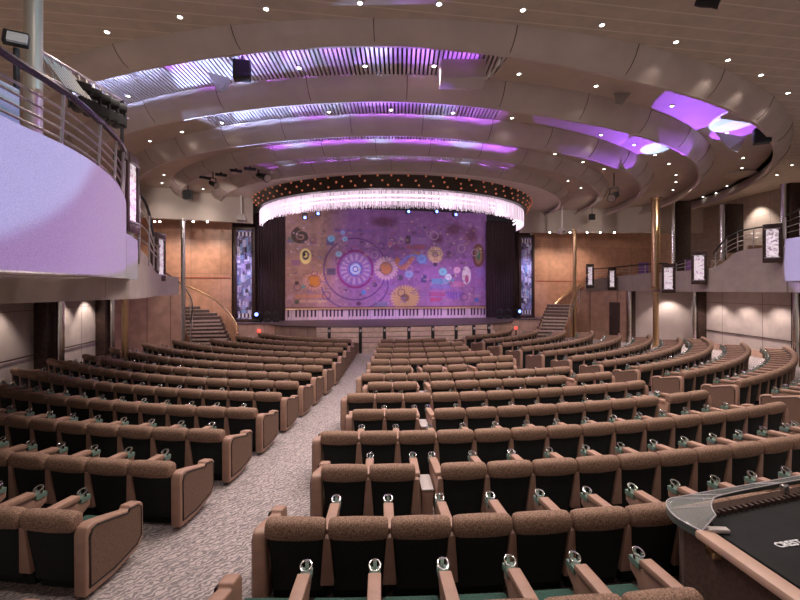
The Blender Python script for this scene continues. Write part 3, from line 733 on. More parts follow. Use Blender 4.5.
# ------------------------------------------------------------------ balconies
FB = E - .16
# left near fascia: pale fabric front
lf = smooth_path([(-3.35, 1.6, 1.66), (-3.62, 3.0, 1.65), (-3.77, 4.15, 1.64), (-3.85, 5.2, 1.64), (-4.15, 6.3, 1.62), (-4.45, 7.1, 1.5), (-4.82, 7.75, 1.42)], 7)
lf_rail = [(x, y, z) for x, y, z in lf]
struct('wall_balcony_left_near', MB().ribbon([(x, y, E + .17, E + z) for x, y, z in lf], .12), M['fascia_fabric'])
struct('wall_balcony_left_end', MB().ribbon([(-4.83, 7.77, E + .17, E + .98), (-4.86, 8.15, E + .17, E + .9)], .3), M['fascia_fabric'])
struct('trim_balcony_left', MB().tube([(x + .03, y, E + .16) for x, y, z in lf], .022, 6), M['steel'])
# lower beige fascia, stepping down towards the stage
lb = smooth_path([(-5.1, 3.0, .2), (-5.1, 7.6, .2), (-5.05, 8.3, .75), (-5.45, 9.4, .75), (-6.2, 11.0, .6), (-6.9, 12.6, .42), (-7.05, 14.0, .38)], 5)
struct('wall_balcony_left_far', MB().ribbon([(x, y, FB - (.03 if y > 7.6 else .03), E + z) for x, y, z in lb], .15), M['fascia'])
struct('wall_balcony_left_return', MB().ribbon([(-7.06, 14.0, FB, E + .38), (-8.6, 14.6, FB, E + .38), (-10.2, 17.2, FB, E + .3), (-11.2, 20.0, FB, E + .3)], .15), M['fascia'])
struct('ceiling_under_balcony_left', MB().slab([(-5.15, 3), (-5.15, 8.3), (-5.6, 9.4), (-6.35, 11), (-7.05, 12.6), (-7.2, 14.0), (-8.7, 14.7), (-10.3, 17.3), (-11.3, 20.1), (-14.2, 22), (-14.2, 3)], FB, FB + .12), M['soffit'])
struct('ceiling_under_fabric_balcony', MB().slab([(x - .02, y) for x, y, z in lf] + [(-5.0, 8.1), (-5.05, 1.6)], E + .18, E + .24), M['soffit'])
# right balcony
rb = [(10.9, 25.75, .45), (11.6, 25.75, .6), (12.4, 25.5, .72), (12.85, 23.6, .8), (13.0, 21.3, .84), (12.95, 20.0, .84), (12.8, 18.7, .84), (12.9, 18.1, .9), (13.1, 17.8, 1.08), (13.3, 17.5, 1.42), (13.55, 17.1, 1.55), (13.75, 16.3, 1.55), (13.7, 15.6, 1.55)]
rbs = smooth_path(rb, 4)
struct('wall_balcony_right_far', MB().ribbon([(x, y, E - .12, E + z) for x, y, z in rbs], -.15 if False else .15), M['fascia'])
rn = [(13.55, 15.5, 1.75), (13.5, 14.6, 1.78), (13.2, 13.2, 1.8), (12.7, 11.5, 1.8), (12.4, 9.5, 1.8)]
struct('wall_balcony_right_near', MB().ribbon([(x, y, E + .28, E + z) for x, y, z in smooth_path(rn, 4)], .12), M['fascia_fabric'])
struct('wall_balcony_right_lower', MB().ribbon([(13.75, 15.6, E - .12, E + .3), (13.7, 13, E - .12, E + .3), (13.2, 8, E - .12, E + .3)], .15), M['fascia'])
struct('ceiling_under_balcony_right', MB().slab([(x + .05, y) for x, y, z in rb] + [(13.75, 13), (13.25, 8), (19.1, 8), (19.1, 27.6)], E - .12, E - .02), M['soffit'])

# railings (each a thing: handrail, rails, posts)
def railing(name, base, hand, lowers, posts, lab, m_h=M['black'], m_r=M['steel'], rr=.03, group='balcony railings'):
    base = Vector(base); t = thing(name, base, lab, 'railing', 0, group)
    MB().tube(hand, rr, 8).build('handrail', m_h, t, org=base, smooth=True)
    for l in lowers: MB().tube(l, .014, 6).build('rail', m_r, t, org=base, smooth=True)
    for a_, b2 in posts: MB().tube([a_, b2], .02, 6).build('post', m_r, t, org=base, smooth=True)
    return t
hand = [(x - .02, y, E + 2.26 + .02 * (y > 6)) for x, y, z in lf]
lows = [[(x - .06, y, E + z + (2.22 - z) * k_) for x, y, z in lf] for k_ in (.14, .34, .54, .74)]
posts = [((lf[i][0] - .06, lf[i][1], E + lf[i][2] - .02), (lf[i][0] - .03, lf[i][1], E + 2.24)) for i in (12, 20, 26, 31, 36, 41)]
railing('balcony_railing', (lf[20][0], lf[20][1], E + 1.64), hand, lows, posts, 'curved steel balcony railing above the purple-lit fabric front, upper left', mat('purple_sheen_rail', (.10, .07, .10), .25, .8), rr=.042)
p1 = smooth_path([(-5.05, 8.3, 1.95), (-5.3, 9.2, 1.75), (-5.9, 10.5, 1.35), (-6.5, 11.8, 1.22), (-6.9, 12.6, 1.2)], 6)
railing('balcony_railing', (-6.2, 11, E + .6), [(x, y, E + z) for x, y, z in p1], [[(x, y, E + .7 + (z - .7) * k_) for x, y, z in p1] for k_ in (.25, .5, .75)],
        [((x, y, E + .5), (x, y, E + z)) for x, y, z in p1[3::5]], 'dark curved railing between the two lit pillars on the left')
p2 = [(12.9, 18.1, 1.45), (13.1, 17.8, 1.95), (13.3, 17.5, 2.2), (13.55, 17.1, 2.32), (13.7, 16.4, 2.34)]; p2 = smooth_path(p2, 4)
railing('balcony_railing', (13.3, 17.5, E + 1.42), [(x, y, E + z) for x, y, z in p2], [[(x, y, E + z - dz_) for x, y, z in p2] for dz_ in (.2, .38, .56)],
        [((x, y, E + z - .72), (x, y, E + z)) for x, y, z in p2[1::4]], 'dark sloping railing between two lit pillars on the right balcony')
p3 = [(11.0, 25.7, 1.15), (12.4, 25.45, 1.25), (12.85, 23.6, 1.3), (13.0, 21.4, 1.25)]; p3 = smooth_path(p3, 5)
railing('balcony_railing', (12.85, 23.6, E + .8), [(x, y, E + z) for x, y, z in p3], [[(x, y, E + .75 + (z - .75) * k_) for x, y, z in p3] for k_ in (.15, .45, .72)],
        [((x, y, E + .55), (x, y, E + z)) for x, y, z in p3[2::3]], 'low horizontal-bar railing at the far end of the right balcony')
p4 = [(13.0, 20.7, 1.25), (12.9, 19.9, 1.35), (12.85, 19.1, 1.45)]
railing('balcony_railing', (12.95, 20, E + .84), [(x, y, E + z) for x, y, z in p4], [[(x, y, E + .84 + (z - .84) * k_) for x, y, z in p4] for k_ in (.33, .66)],
        [((x, y, E + .8), (x, y, E + z)) for x, y, z in p4], 'short railing above the projecting pale panel on the right balcony')
p5 = smooth_path([(13.55, 15.45, 2.55), (13.5, 14.6, 2.75), (13.2, 13.2, 2.85), (12.7, 11.5, 2.85)], 4)
railing('balcony_railing', (13.5, 14.6, E + 1.75), [(x, y, E + z) for x, y, z in p5], [[(x, y, E + 1.78 + (z - 1.78) * k_) for x, y, z in p5] for k_ in (.25, .5, .75)],
        [((x, y, E + 1.75), (x, y, E + z)) for x, y, z in p5[::3]], 'steel railing above the pale lilac balcony front at the right edge')

# lit pillars
def pillar(x, y, zb, zt_, nx, ny, lab, w_=.55):
    rz = math.atan2(nx, -ny); h_ = zt_ - zb
    t = thing('light_pillar', (x, y, E + zb), lab, 'wall light', rz, 'lit balcony pillars')
    mb = MB()
    for sx in (-1, 1): mb.box((sx * (w_ / 2 - .05), 0, h_ / 2), (.10, .24, h_))
    mb.box((0, 0, .08), (w_ - .1, .26, .16)); mb.box((0, 0, h_ - .08), (w_ - .1, .26, .16)); mb.box((0, .06, h_ / 2), (w_ - .08, .1, h_ - .1))
    mb.build('frame', M['dwood'], t, bevel=.008)
    MB().box((0, -.02, h_ / 2), (w_ - .20, .14, h_ - .32)).build('lit_panel', M['mosaic'], t)
    for z in (.18, h_ - .18): MB().box((0, -.13, z), (w_ - .1, .03, .035)).build('bracket', M['steel'], t)
pillar(-4.98, 8.02, 1.03, 2.45, .98, .20, 'nearest lit mosaic pillar at the end of the purple balcony front')
pillar(-7.08, 12.85, .23, 1.63, .995, .10, 'lit mosaic pillar on the left balcony, beyond the purple front')
pillar(13.55, 16.0, .96, 2.36, -.72, -.69, 'largest lit mosaic pillar on the right balcony, beside the lilac front')
pillar(12.62, 18.55, .2, 1.6, -.65, -.76, 'second largest lit mosaic pillar on the right balcony')
pillar(12.82, 21.0, -.19, 1.2, -.60, -.80, 'lit mosaic pillar where the right balcony meets the horizontal-bar railing')
pillar(12.2, 25.35, -.06, 1.22, -.3, -.95, 'slim lit pillar on the right balcony, second nearest the stage', .42)
pillar(11.05, 25.6, .06, 1.45, -.3, -.95, 'slim lit pillar on the right balcony, nearest the stage', .42)
pillar(12.3, 25.4, -.06, 1.22, -.3, -.95, 'x', .1) if False else None

# columns
def column(name, x, y, z0, z1, r_, m_, lab, grp):
    t = thing(name, (x, y, z0), lab, 'column', 0, grp)
    MB().tube([(0, 0, 0), (0, 0, z1 - z0)], r_, 20).build('shaft', m_, t, smooth=True)
    MB().lathe([(r_ * 1.35, 0), (r_ * 1.35, .06), (r_ * 1.1, .1)], n=20).build('foot_collar', m_, t, smooth=True)
    MB().lathe([(r_ * 1.1, -.1), (r_ * 1.35, -.06), (r_ * 1.35, 0)], (0, 0, z1 - z0), 20).build('top_collar', m_, t, smooth=True)
column('steel_column', -4.25, 5.1, E + .24, E + 5.1, .09, mat('column_steel', (.62, .54, .46), .35, .65), 'shiny round column behind the railing at the upper left', 'round metal columns')
column('brass_column', -9.22, 14.75, 0, FB, .10, M['brass'], 'brass column under the left balcony before wooden wall', 'round metal columns')
column('brass_column', 12.9, 22.2, E - .02, E + 4.6, .2, M['brass'], 'brass column rising from right balcony to the ceiling', 'round metal columns')
column('brass_column', 12.9, 22.2, 0, E - .12, .13, M['brass'], 'slim brass column under the right balcony', 'round metal columns')
column('stair_pole', -10.55, 21.4, 0, E + 3.4, .1, M['steel'], 'slim steel pole beside the left curved stairs', 'slim stair poles')
column('stair_pole', 10.0, 25.2, 0, E + 3.4, .1, M['brass'], 'slim brass pole beside the right curved stairs', 'slim stair poles')
def dark_pier(x, y, z0, z1, w_, tx, ty, lab):
    t = thing('wall_pier', (x, y, z0), lab, 'column', 0, 'dark piers with chrome tubes')
    MB().box((0, 0, (z1 - z0) / 2), (w_, .5, z1 - z0)).build('pier', M['dwood'], t, bevel=.01)
    MB().tube([(tx, ty, .02), (tx, ty, z1 - z0 - .02)], .11, 14).build('tube', M['chrome'], t, smooth=True)
dark_pier(-11.35, 14.0, 0, E - .2, .62, .47, .1, 'dark pier with chrome tube on left lower wall, nearer one')
dark_pier(-11.9, 17.7, 0, E - .2, .4, .3, .05, 'dark pier with chrome tube on left lower wall, farther one')
dark_pier(15.35, 22.5, 0, E - .12, .5, -.36, -.1, 'dark pier with chrome tube on the right lower wall behind seats')
dark_pier(15.35, 16.75, 0, E - .12, .5, -.36, -.1, 'dark pier with chrome tube at the right edge of picture, lower wall')
dark_pier(12.85, 24.45, 0, E - .12, .22, -.2, -.2, 'thin pier with chrome tube under the far right balcony')
dark_pier(15.6, 24.4, E, E + 4.85, .75, -.5, -.1, 'dark tall pier on the right balcony nearest the stage')
dark_pier(15.75, 20.9, E, E + 4.0, .75, -.5, -.1, 'dark tall pier with chrome tube in middle of the right balcony')
dark_pier(15.8, 17.6, E, E + 4.2, .8, -.55, -.1, 'dark tall pier with chrome tube at right edge above the balcony')

# ------------------------------------------------------------------ curved stairs beside the stage
def stairs(name, x0, y0, dx, dy, w_, lab, sgn):
    t = thing(name, (x0, y0, 0), lab, 'stairs', 0, 'curved stairs beside the stage')
    for k in range(12):
        ang = sgn * R(3.2) * k; cx = dx * k; cy = dy * k
        mb = MB(); mb.box((cx, cy + .25, .17 * (k + 1) - .09), (w_, .62, .17), rz=ang); 
        s = mb.build('step', M['riser'], t)
        MB().box((cx, cy - .06, .17 * (k + 1) - .025), (w_, .06, .085), rz=ang).build('nosing', M['tread'], s)
    return t
stairs('curved_stairs', -9.05, 21.2, -.15, .17, 1.75, 'curved stairs left of the stage with pale step edges', 1)
stairs('curved_stairs', 7.75, 23.5, .15, .19, 1.35, 'curved stairs right of the stage with pale step edges', -1)
# wooden parapets and rails on the wall side of the stairs
def parapet(pts, lab, rail, base):
    mb = MB(); mb.ribbon(pts, .08); base = Vector(base)
    t = thing('stair_parapet', base, lab, 'parapet', 0, 'wooden stair parapets')
    mb.build('panel', M['wood'], t, org=base, smooth=True)
    MB().tube(rail, .04, 8).build('brass_rail', M['brass'], t, org=base, smooth=True)
pl = smooth_path([(-8.05, 21.9, 0, .75), (-8.4, 22.5, 0, 1.15), (-9.2, 23.05, 0, 1.85), (-10.2, 23.2, 0, 2.55), (-11.4, 23.0, 0, 3.1)], 5)
parapet(pl, 'curved wooden parapet with brass rail rising beside the left stairs', [(x, y - .05, zt_ + .12) for x, y, zb, zt_ in pl], (-8.05, 21.9, 0))
pr = smooth_path([(7.75, 24.3, 0, .75), (8.2, 25.2, 0, 1.15), (9.1, 26.1, 0, 1.85), (10.2, 26.9, 0, 2.6), (11.6, 27.4, 0, 3.2), (14, 27.6, 0, 4.1)], 5)
parapet(pr, 'curved wooden parapet with brass rail rising beside the right stairs', [(x, y - .05, zt_ + .12) for x, y, zb, zt_ in pr], (7.75, 24.3, 0))
hl = smooth_path([(-9.95, 20.9, 1.35), (-10.05, 21.3, 2.0), (-10.35, 21.7, 2.6), (-11.0, 21.9, 3.3), (-11.8, 21.6, 3.9)], 5)
railing('stair_handrail', (-9.95, 20.9, 0), hl, [[(x, y, z - .5) for x, y, z in hl]], [((x, y, max(.0, z - .95)), (x, y, z)) for x, y, z in hl[::5]], 'dark curved handrail on outer side of the left stairs', group='stair handrails')
hr = smooth_path([(9.15, 23.35, .1), (9.05, 23.5, 1.2), (9.25, 23.9, 2.05), (9.9, 24.6, 2.9), (10.9, 25.4, 3.9)], 5)
railing('stair_handrail', (9.15, 23.35, 0), hr, [[(x, y, z - .5) for x, y, z in hr[6:]]], [((x, y, max(0, z - .95)), (x, y, z)) for x, y, z in hr[6::5]], 'curved handrail on outer side of the right stairs', M['brass'], group='stair handrails')

# ------------------------------------------------------------------ ceiling fittings
DL = []
back = [(107, 32), (180, 17), (266, 9), (360, 3), (439, 4), (523, 10), (602, 25), (676, 42), (728, 60), (761, 75), (788, 93)]
r1l = [(128, 96), (299, 68), (365, 66), (434, 66), (519, 74), (596, 86), (672, 106), (727, 133), (743, 158), (742, 168), (792, 165), (777, 175), (727, 186), (716, 193), (703, 197)]
r2l = [(150, 141), (182, 132), (222, 123), (329, 112), (391, 110), (453, 113), (512, 118), (601, 135), (634, 145), (655, 155), (669, 164), (676, 175), (676, 182), (673, 190)]
r3l = [(164, 175), (162, 183), (555, 154), (583, 162), (604, 169)]
r4l = [(203, 189), (568, 181), (581, 188)]
ledge = [(158, 219), (163, 221), (196, 226), (210, 226), (548, 238), (558, 238), (568, 238), (585, 238), (598, 237), (612, 236)]
for grp, lst, z, lab in (('back', back, 5.1, 'plank ceiling behind the largest ring'), ('one', r1l, 5.1, 'recess inside the largest ceiling ring'), ('two', r2l, 5.0, 'recess inside the second ceiling ring'),
                         ('three', r3l, 4.9, 'recess inside the third ceiling ring'), ('four', r4l, 4.8, 'recess inside the fourth ceiling ring')):
    lst = sorted(lst)
    for k, (x, y) in enumerate(lst):
        if grp == 'one' and y > 180: z_ = 5.1
        else: z_ = z
        p = Pz(x, y, z_ - .012)
        DL.append((p, grp))
        t = thing('ceiling_downlight', p, 'small round ceiling spotlight, %s from the left, %s' % (ORD[k + 1], lab), 'ceiling light', 0, 'recessed ceiling spotlights')
        MB().lathe([(.042, -.004), (.07, -.008), (.073, .010), (.042, .010)], n=14).build('trim_ring', M['white'], t, smooth=True)
        MB().lathe([(.001, -.007), (.042, -.007), (.042, .008), (.001, .008)], n=14).build('lamp', M['lamp_on'], t)
def hang_speaker(x, y, d, s, lab, rz, drop):
    p = P(x, y, d); t = thing('hanging_speaker', p, lab, 'loudspeaker', rz, 'black boxes hanging from the ceiling')
    MB().box((0, 0, 0), (.42 * s, .3 * s, .46 * s)).build('cabinet', M['black'], t, bevel=.015)
    MB().box((0, -.155 * s, 0), (.36 * s, .02 * s, .4 * s)).build('grille', mat('speaker_grille', (.02, .02, .022), .8), t)
    mb = MB(); mb.box((0, 0, .25 * s), (.12 * s, .05 * s, .06 * s)); mb.tube([(0, 0, .25 * s), (0, 0, drop)], .025 * s, 6); mb.build('bracket', M['black'], t)
hang_speaker(242, 71, 9.6, .85, 'black box speaker hanging below the largest ring, upper left', .2, .42)
hang_speaker(762, 136, 13.4, 1.0, 'black box speaker hanging below the largest ring, far right', -.5, .45)
hang_speaker(188, 195, 20.5, .9, 'small black box hanging before the left beige header', .1, .6)
hang_speaker(592, 217, 24.6, .7, 'tiny black box hanging before the right beige header', .1, .6)
def ceiling_spot(x, y, d, lab, s, rz, rx, top):
    p = P(x, y, d); t = thing('ceiling_spotlight', p, lab, 'spotlight', rz, 'black theatre spotlights on the ceiling')
    hd = MB(); hd.tube([(0, .25 * s, .1 * s), (0, .1 * s, .04 * s), (0, -.15 * s, -.06 * s), (0, -.32 * s, -.13 * s)], [.09 * s, .12 * s, .12 * s, .15 * s], 12); h_ = hd.build('head', M['black'], t, smooth=True)
    MB().tube([(0, -.322 * s, -.131 * s), (0, -.33 * s, -.134 * s)], .13 * s, 12).build('lens', M['steel'], h_)
    mb = MB()
    for sx in (-1, 1): mb.box((sx * .15 * s, 0, .12 * s), (.025 * s, .05 * s, .32 * s))
    mb.box((0, 0, .28 * s), (.32 * s, .05 * s, .03 * s)); mb.tube([(0, 0, .28 * s), (0, 0, E + top - p.z)], .02, 6); mb.build('yoke', M['black'], t)
ceiling_spot(706, 3, 7.6, 'black theatre spotlight under the planks at the top right', .6, 1.0, 0, 5.1)
ceiling_spot(262, 176, 17.8, 'black theatre spotlight hanging by the left end of the chandelier', 1.15, .9, 0, 4.85)
ceiling_spot(614, 196, 18.4, 'black theatre spotlight hanging in front of the right beige header', 1.2, -.7, 0, 4.85)
ceiling_spot(213, 184, 17, 'black spotlight under the third ring, upper left', .8, .9, 0, 4.85)
for k, (x, y, d, top) in enumerate(((241, 216, 22.2, 186), (562, 230, 24.6, 206))):
    p = P(x, y, d); L_ = (y - top) / F * d
    t = thing('pendant_projector', p, 'white pendant fixture on a thin rod %s of the chandelier' % ('left' if k == 0 else 'right'), 'pendant', .2, 'white pendant fixtures')
    MB().tube([(0, 0, 0), (0, 0, L_)], .045, 8).build('rod', M['white'], t, smooth=True)
    mb = MB(); mb.box((0, 0, -.12), (.42, .3, .2)); mb.box((0, 0, .02), (.3, .2, .12)); mb.build('body', M['flap'], t, bevel=.02)
    MB().tube([(0, -.15, -.12), (0, -.2, -.13)], .07, 10).build('lens', M['chrome'], t, smooth=True)
for k, (x, y) in enumerate(((205, 178), (221, 175), (236, 171), (250, 169))):
    p = Pz(x, y, 4.44); t = thing('ring_spotlight', p, 'small flat black lamp under the fourth ceiling ring, %s from the left' % ORD[k + 1], 'spotlight', .7 - .12 * k, 'small black lamps under the fourth ring')
    MB().box((0, 0, 0), (.42, .16, .09)).build('housing', M['black'], t, bevel=.01)
    MB().box((0, 0, .06), (.06, .06, .10)).build('bracket', M['black'], t)
# hinged ceiling panels
def flap(pts, lab):
    base = pts[0]; mb = MB(); n_ = len(pts)
    nrm = (pts[1] - pts[0]).cross(pts[2] - pts[0]).normalized() * .025
    mb.add(pts + [p + nrm for p in pts], [tuple(range(n_)), tuple(range(n_, 2 * n_))[::-1]] + [(i, (i + 1) % n_, n_ + (i + 1) % n_, n_ + i) for i in range(n_)])
    o = mb.build('ceiling_flap', M['flap'], org=base); o.location = base; tag(o, lab, 'ceiling panel', 'hinged ceiling flaps')
flap([P(208, 72, 10.0), P(230, 78, 10.3), P(228, 89, 10.2), P(218, 92, 9.9)], 'pale hinged ceiling flap near the upper left black speaker')
flap([P(614, 92, 11.5), P(634, 89, 11.5), P(622, 105, 11.3), P(616, 104, 11.3)], 'pale hinged ceiling flap right of centre, inside the largest ring')
flap([P(716, 132, 13.5), P(746, 137, 13.9), P(738, 152, 13.6), P(730, 149, 13.3)], 'pale hinged ceiling flap left of the right-hand black speaker')
t = thing('ceiling_box', P(462, 74, 9.7), 'square beige box hanging under the slatted ceiling', 'ceiling box')
MB().box((0, 0, .0), (.95, .55, .38)).build('body', M['ceil'], t, bevel=.01)
MB().box((0, 0, -.2), (.97, .57, .02)).build('rim', M['flap'], t)
p = Pz(741, 174, 5.06); t = thing('ceiling_speaker', p, 'round pale flush speaker in the ceiling at the right', 'loudspeaker')
MB().lathe([(.001, -.10), (.42, -.09), (.55, -.02), (.55, .03), (.001, .03)], n=28).build('grille', M['cream'], t, smooth=True)
MB().lathe([(.5, -.03), (.6, -.02), (.6, .03), (.5, .03)], n=28).build('rim', M['white'], t, smooth=True)
# little bulbs along the lower edge of both headers
for k, (x, y) in enumerate(ledge):
    d = 22.2 if x < 300 else 26.4
    p = P(x, y, d)
    t = thing('header_lamp', Vector((p.x, p.y - .3, E + 3.36)), 'tiny white lamp under the %s beige header, %s from its left end' % ('left' if x < 300 else 'right', ORD[(k + 1) if x < 300 else k - 3]), 'lamp', 0, 'tiny lamps under the headers')
    MB().lathe([(.03, .07), (.05, .06), (.05, .02), (.03, .02)], n=10).build('socket', M['steel'], t)
    MB().lathe([(.01, -.05), (.05, -.03), (.05, .02), (.02, .03)], n=10).build('bulb_or_glint', M['lamp_on'], t, smooth=True)

# upper-left gallery equipment
t = thing('equipment_rack', (-4.35, 4.55, E + .24), 'grey perforated equipment rack behind the railing at the far left', 'rack')
MB().box((0, 0, .95), (.55, .35, 1.9)).build('cabinet', M['perf'], t, bevel=.02)
for z in (.5, .9, 1.3): MB().box((0, -.18, z), (.5, .02, .03)).build('bar', M['steel'], t)
t = thing('monitor_screen', P(15, 37, 4.7), 'tilted pale screen in dark housing at the upper left corner', 'screen', .5)
MB().box((0, .04, 0), (.22, .07, .17), rx=-.4).build('housing', M['black'], t, bevel=.01)
MB().box((0.02, -.012, -.01), (.17, .03, .12), rx=-.4).build('screen', M['flap'], t)
MB().tube([(0, .05, -.1), (0, .1, E + .24 - t.location.z)], .03, 8).build('stand', M['black'], t)
# slanted lamp truss beyond the railing
t = thing('lamp_truss', P(85, 72, 6.9), 'slanting lattice truss carrying dark lamps behind the upper left railing', 'truss')
a_, b_2 = P(30, 45, 5.6), P(122, 100, 8.6)
mb = MB()
for off in (Vector((0, 0, 0)), Vector((.05, .1, -.32))): mb.tube([a_ + off, b_2 + off], .025, 6)
for k in range(12):
    q = a_.lerp(b_2, k / 12); q2 = a_.lerp(b_2, (k + .5) / 12) + Vector((.05, .1, -.32)); q3 = a_.lerp(b_2, (k + 1) / 12); mb.tube([q, q2, q3], .012, 5)
mb.build('lattice', M['steel'], t, org=t.location)
mb = MB()
for k in range(9): mb.tube([a_.lerp(b_2, .1 + .03 * k) + Vector((-.03, 0, .0)), a_.lerp(b_2, .1 + .03 * k) + Vector((.2, .15, -.4))], .012, 4)
mb.build('louvres', M['white'], t, org=t.location)
mb = MB(); mb.tube([b_2, Vector((b_2.x, b_2.y, E + .9))], .03, 6); mb.tube([a_, Vector((a_.x, a_.y, E + .3))], .03, 6); mb.build('support', M['black'], t, org=t.location)
for k in range(5):
    q = a_.lerp(b_2, .38 + .12 * k) + Vector((.08, 0, -.30))
    moving_light('truss_lamp', q + Vector((0, 0, .12)), 'dark lamp clamped to the slanting truss, %s from its upper end' % ORD[k + 1], M['black'], .9, 'lamps on the slanting truss', .75, hang=True)
t = thing('tripod_spotlight', (-4.75, 6.5, E + .24), 'black spotlight on a stand behind the upper left railing', 'spotlight', .6)
MB().tube([(0, 0, 0), (0, 0, 1.3)], .03, 8).build('stand', M['black'], t)
MB().lathe([(.22, 0), (.22, .04), (.03, .06)], n=14).build('foot', M['black'], t)
hd = MB(); hd.tube([(-.2, 0, 1.35), (.05, 0, 1.38), (.25, 0, 1.32)], [.08, .13, .15], 12); hd.build('head', M['black'], t, smooth=True)
# upper right balcony seats and a small purple chair
for k, (x, y, z) in enumerate(((14.1, 20.3, .55), (14.1, 19.4, .75), (14.15, 18.5, 1.0), (14.3, 17.6, 1.25), (14.3, 16.7, 1.4))):
    t = thing('balcony_bench', (x, y, E + .0), 'tan upholstered bench on the right balcony, %s from the stage' % ORD[k + 1], 'bench', 0, 'benches on the right balcony')
    MB().box((0, .25, z * .5), (.9, .5, z)).build('seat', M['leather'], t, bevel=.03)
    MB().box((0, -.06, z * .5 + .25), (.9, .14, z + .5)).build('backrest', M['roll'], t, bevel=.05)
for k, (px, py, d, c, lab) in enumerate(((693, 252, 22.0, (.25, .12, .35), 'small purple chair on the right balcony before the first dark pier'), (644, 261, 24.5, (.22, .10, .38), 'small purple chair beside the tall brass column'))):
    q = P(px, py, d); t = thing('lounge_chair', (q.x, q.y, E - .02), lab, 'chair', -.4, 'small purple chairs'); mm_ = mat('purple_fabric%d' % k, c, .8)
    MB().box((0, 0, .45), (.5, .5, .16)).build('seat', mm_, t, bevel=.03); MB().box((0, .22, 1.0), (.5, .1, 1.0)).build('backrest', mm_, t, bevel=.04)
    for sx in (-1, 1):
        for sy in (-1, 1): MB().tube([(sx * .2, sy * .2, 0), (sx * .2, sy * .2, .38)], .025, 6).build('leg', M['black'], t)

# ------------------------------------------------------------------ control booth, bottom right
BZ = E - 1.97
Aq = Vector((2.50, 4.13, 0)); Bq = Vector((4.6, 4.75, 0)); Cq = Vector((2.60, 2.2, 0)); Dq = Vector((5.2, 2.2, 0))
t = thing('control_booth', (2.5, 4.1, 0), 'low dark fabric control desk with pale wooden edge at the bottom right', 'desk')
mb = MB(); mb.slab([(2.49, 3.86), (2.60, 4.10), (4.6, 4.72), (5.2, 2.2), (2.66, 2.2)], 0, BZ - .09); mb.build('cabinet', M['boothside'], t, org=t.location)
edge = [(2.42, 3.62), (2.56, 3.62), (2.72, 2.2), (2.58, 2.2)]
mb = MB(); mb.slab(edge, BZ - .075, BZ - .005); mb.build('wood_edge', M['rail_wood'], t, org=t.location, bevel=.02)
mb = MB(); mb.box((2.57, 3.52, BZ - .14), (.2, .1, .06)); mb.build('bracket', M['brass'], t, org=t.location, bevel=.01)
t = thing('mixing_console', (3.3, 3.4, BZ - .08), 'sound console under black dust cover with white lettering, on the control desk', 'console')
org = t.location.copy()
pts = [(2.60, 3.58), (2.70, 3.88), (4.5, 4.45), (5.1, 2.2), (2.76, 2.2)]
mb = MB(); mb.slab(pts, BZ - .085, BZ - .02); mb.build('dust_cover', M['cover'], t, org=org, bevel=.015)
mb = MB()
for k in range(26):
    q = Vector((2.78, 3.87, 0)).lerp(Vector((4.45, 4.40, 0)), k / 25); mb.box((q.x, q.y, BZ - .0), (.035, .05, .035), rz=.31)
mb.build('knob_row', M['dwood'], t, org=org)
cu = bpy.data.curves.new('lettering', 'FONT'); cu.body = 'CREST'; cu.size = .086; cu.extrude = .002; cu.space_character = 1.0; cu.offset = .0022
to = bpy.data.objects.new('lettering', cu); COL.objects.link(to)
dg = bpy.context.evaluated_depsgraph_get(); me = bpy.data.meshes.new_from_object(to.evaluated_get(dg)); bpy.data.objects.remove(to)
me.materials.clear(); me.materials.append(M['print']); lo = part_of('lettering', me, t)
lp = P(780, 548, F * (EYE - BZ + .017) / (548 - HY)); lo.location = Vector((lp.x, lp.y, BZ - .014)) - org; lo.rotation_euler = (0, 0, R(12))
# clear acrylic shield round the console
t = thing('acrylic_shield', (2.5, 4.1, BZ - .08), 'clear acrylic rim with pale edges around the covered console', 'shield')
org = t.location.copy()
outer = smooth_path([(2.47, 3.60, 0), (2.40, 3.85, 0), (2.50, 4.12, 0), (2.80, 4.24, 0), (3.6, 4.48, 0), (4.6, 4.78, 0)], 5)
inner_ = smooth_path([(2.60, 3.62, 0), (2.64, 3.72, 0), (2.74, 3.86, 0), (2.92, 3.98, 0), (3.65, 4.22, 0), (4.65, 4.50, 0)], 5)
mb = MB(); vs = []
for (ax_, ay, _), (bx_, by, _) in zip(outer, inner_):
    vs += [(ax_, ay, BZ - .02), (ax_, ay, BZ - .012), (bx_, by, BZ + .112), (bx_, by, BZ + .104)]
k_ = len(outer)
mb.add(vs, [(i * 4 + j, i * 4 + (j + 1) % 4, i * 4 + 4 + (j + 1) % 4, i * 4 + 4 + j) for i in range(k_ - 1) for j in range(4)] + [(0, 1, 2, 3), (k_ * 4 - 1, k_ * 4 - 2, k_ * 4 - 3, k_ * 4 - 4)])
mb.build('clear_panel', M['plexi'], t, org=org)
mb = MB(); mb.tube([(x, y, BZ - .012) for x, y, _ in outer], .006, 5); mb.tube([(x, y, BZ + .110) for x, y, _ in inner_], .006, 5)
for i in (0, 7, 12, 15, 20, 25): mb.tube([(outer[min(i, k_ - 1)][0], outer[min(i, k_ - 1)][1], BZ - .012), (inner_[min(i, k_ - 1)][0], inner_[min(i, k_ - 1)][1], BZ + .110)], .006, 5)
mb.build('edge_strips', M['plexi_edge'], t, org=org)
mb = MB(); vs = []
for (ax_, ay, _) in outer: vs += [(ax_, ay, BZ - .075), (ax_, ay, BZ - .022)]
mb2 = MB().ribbon([(x, y, BZ - .08, BZ - .022) for x, y, _ in outer], -.03); mb2.build('base_rim', mat('grey_green_rim', (.09, .11, .10), .4), t, org=org)
MB().box((2.60, 3.60, BZ + .0), (.16, .06, .03), rz=-.1).build('corner_bracket', M['flap'], t, org=org, bevel=.005)
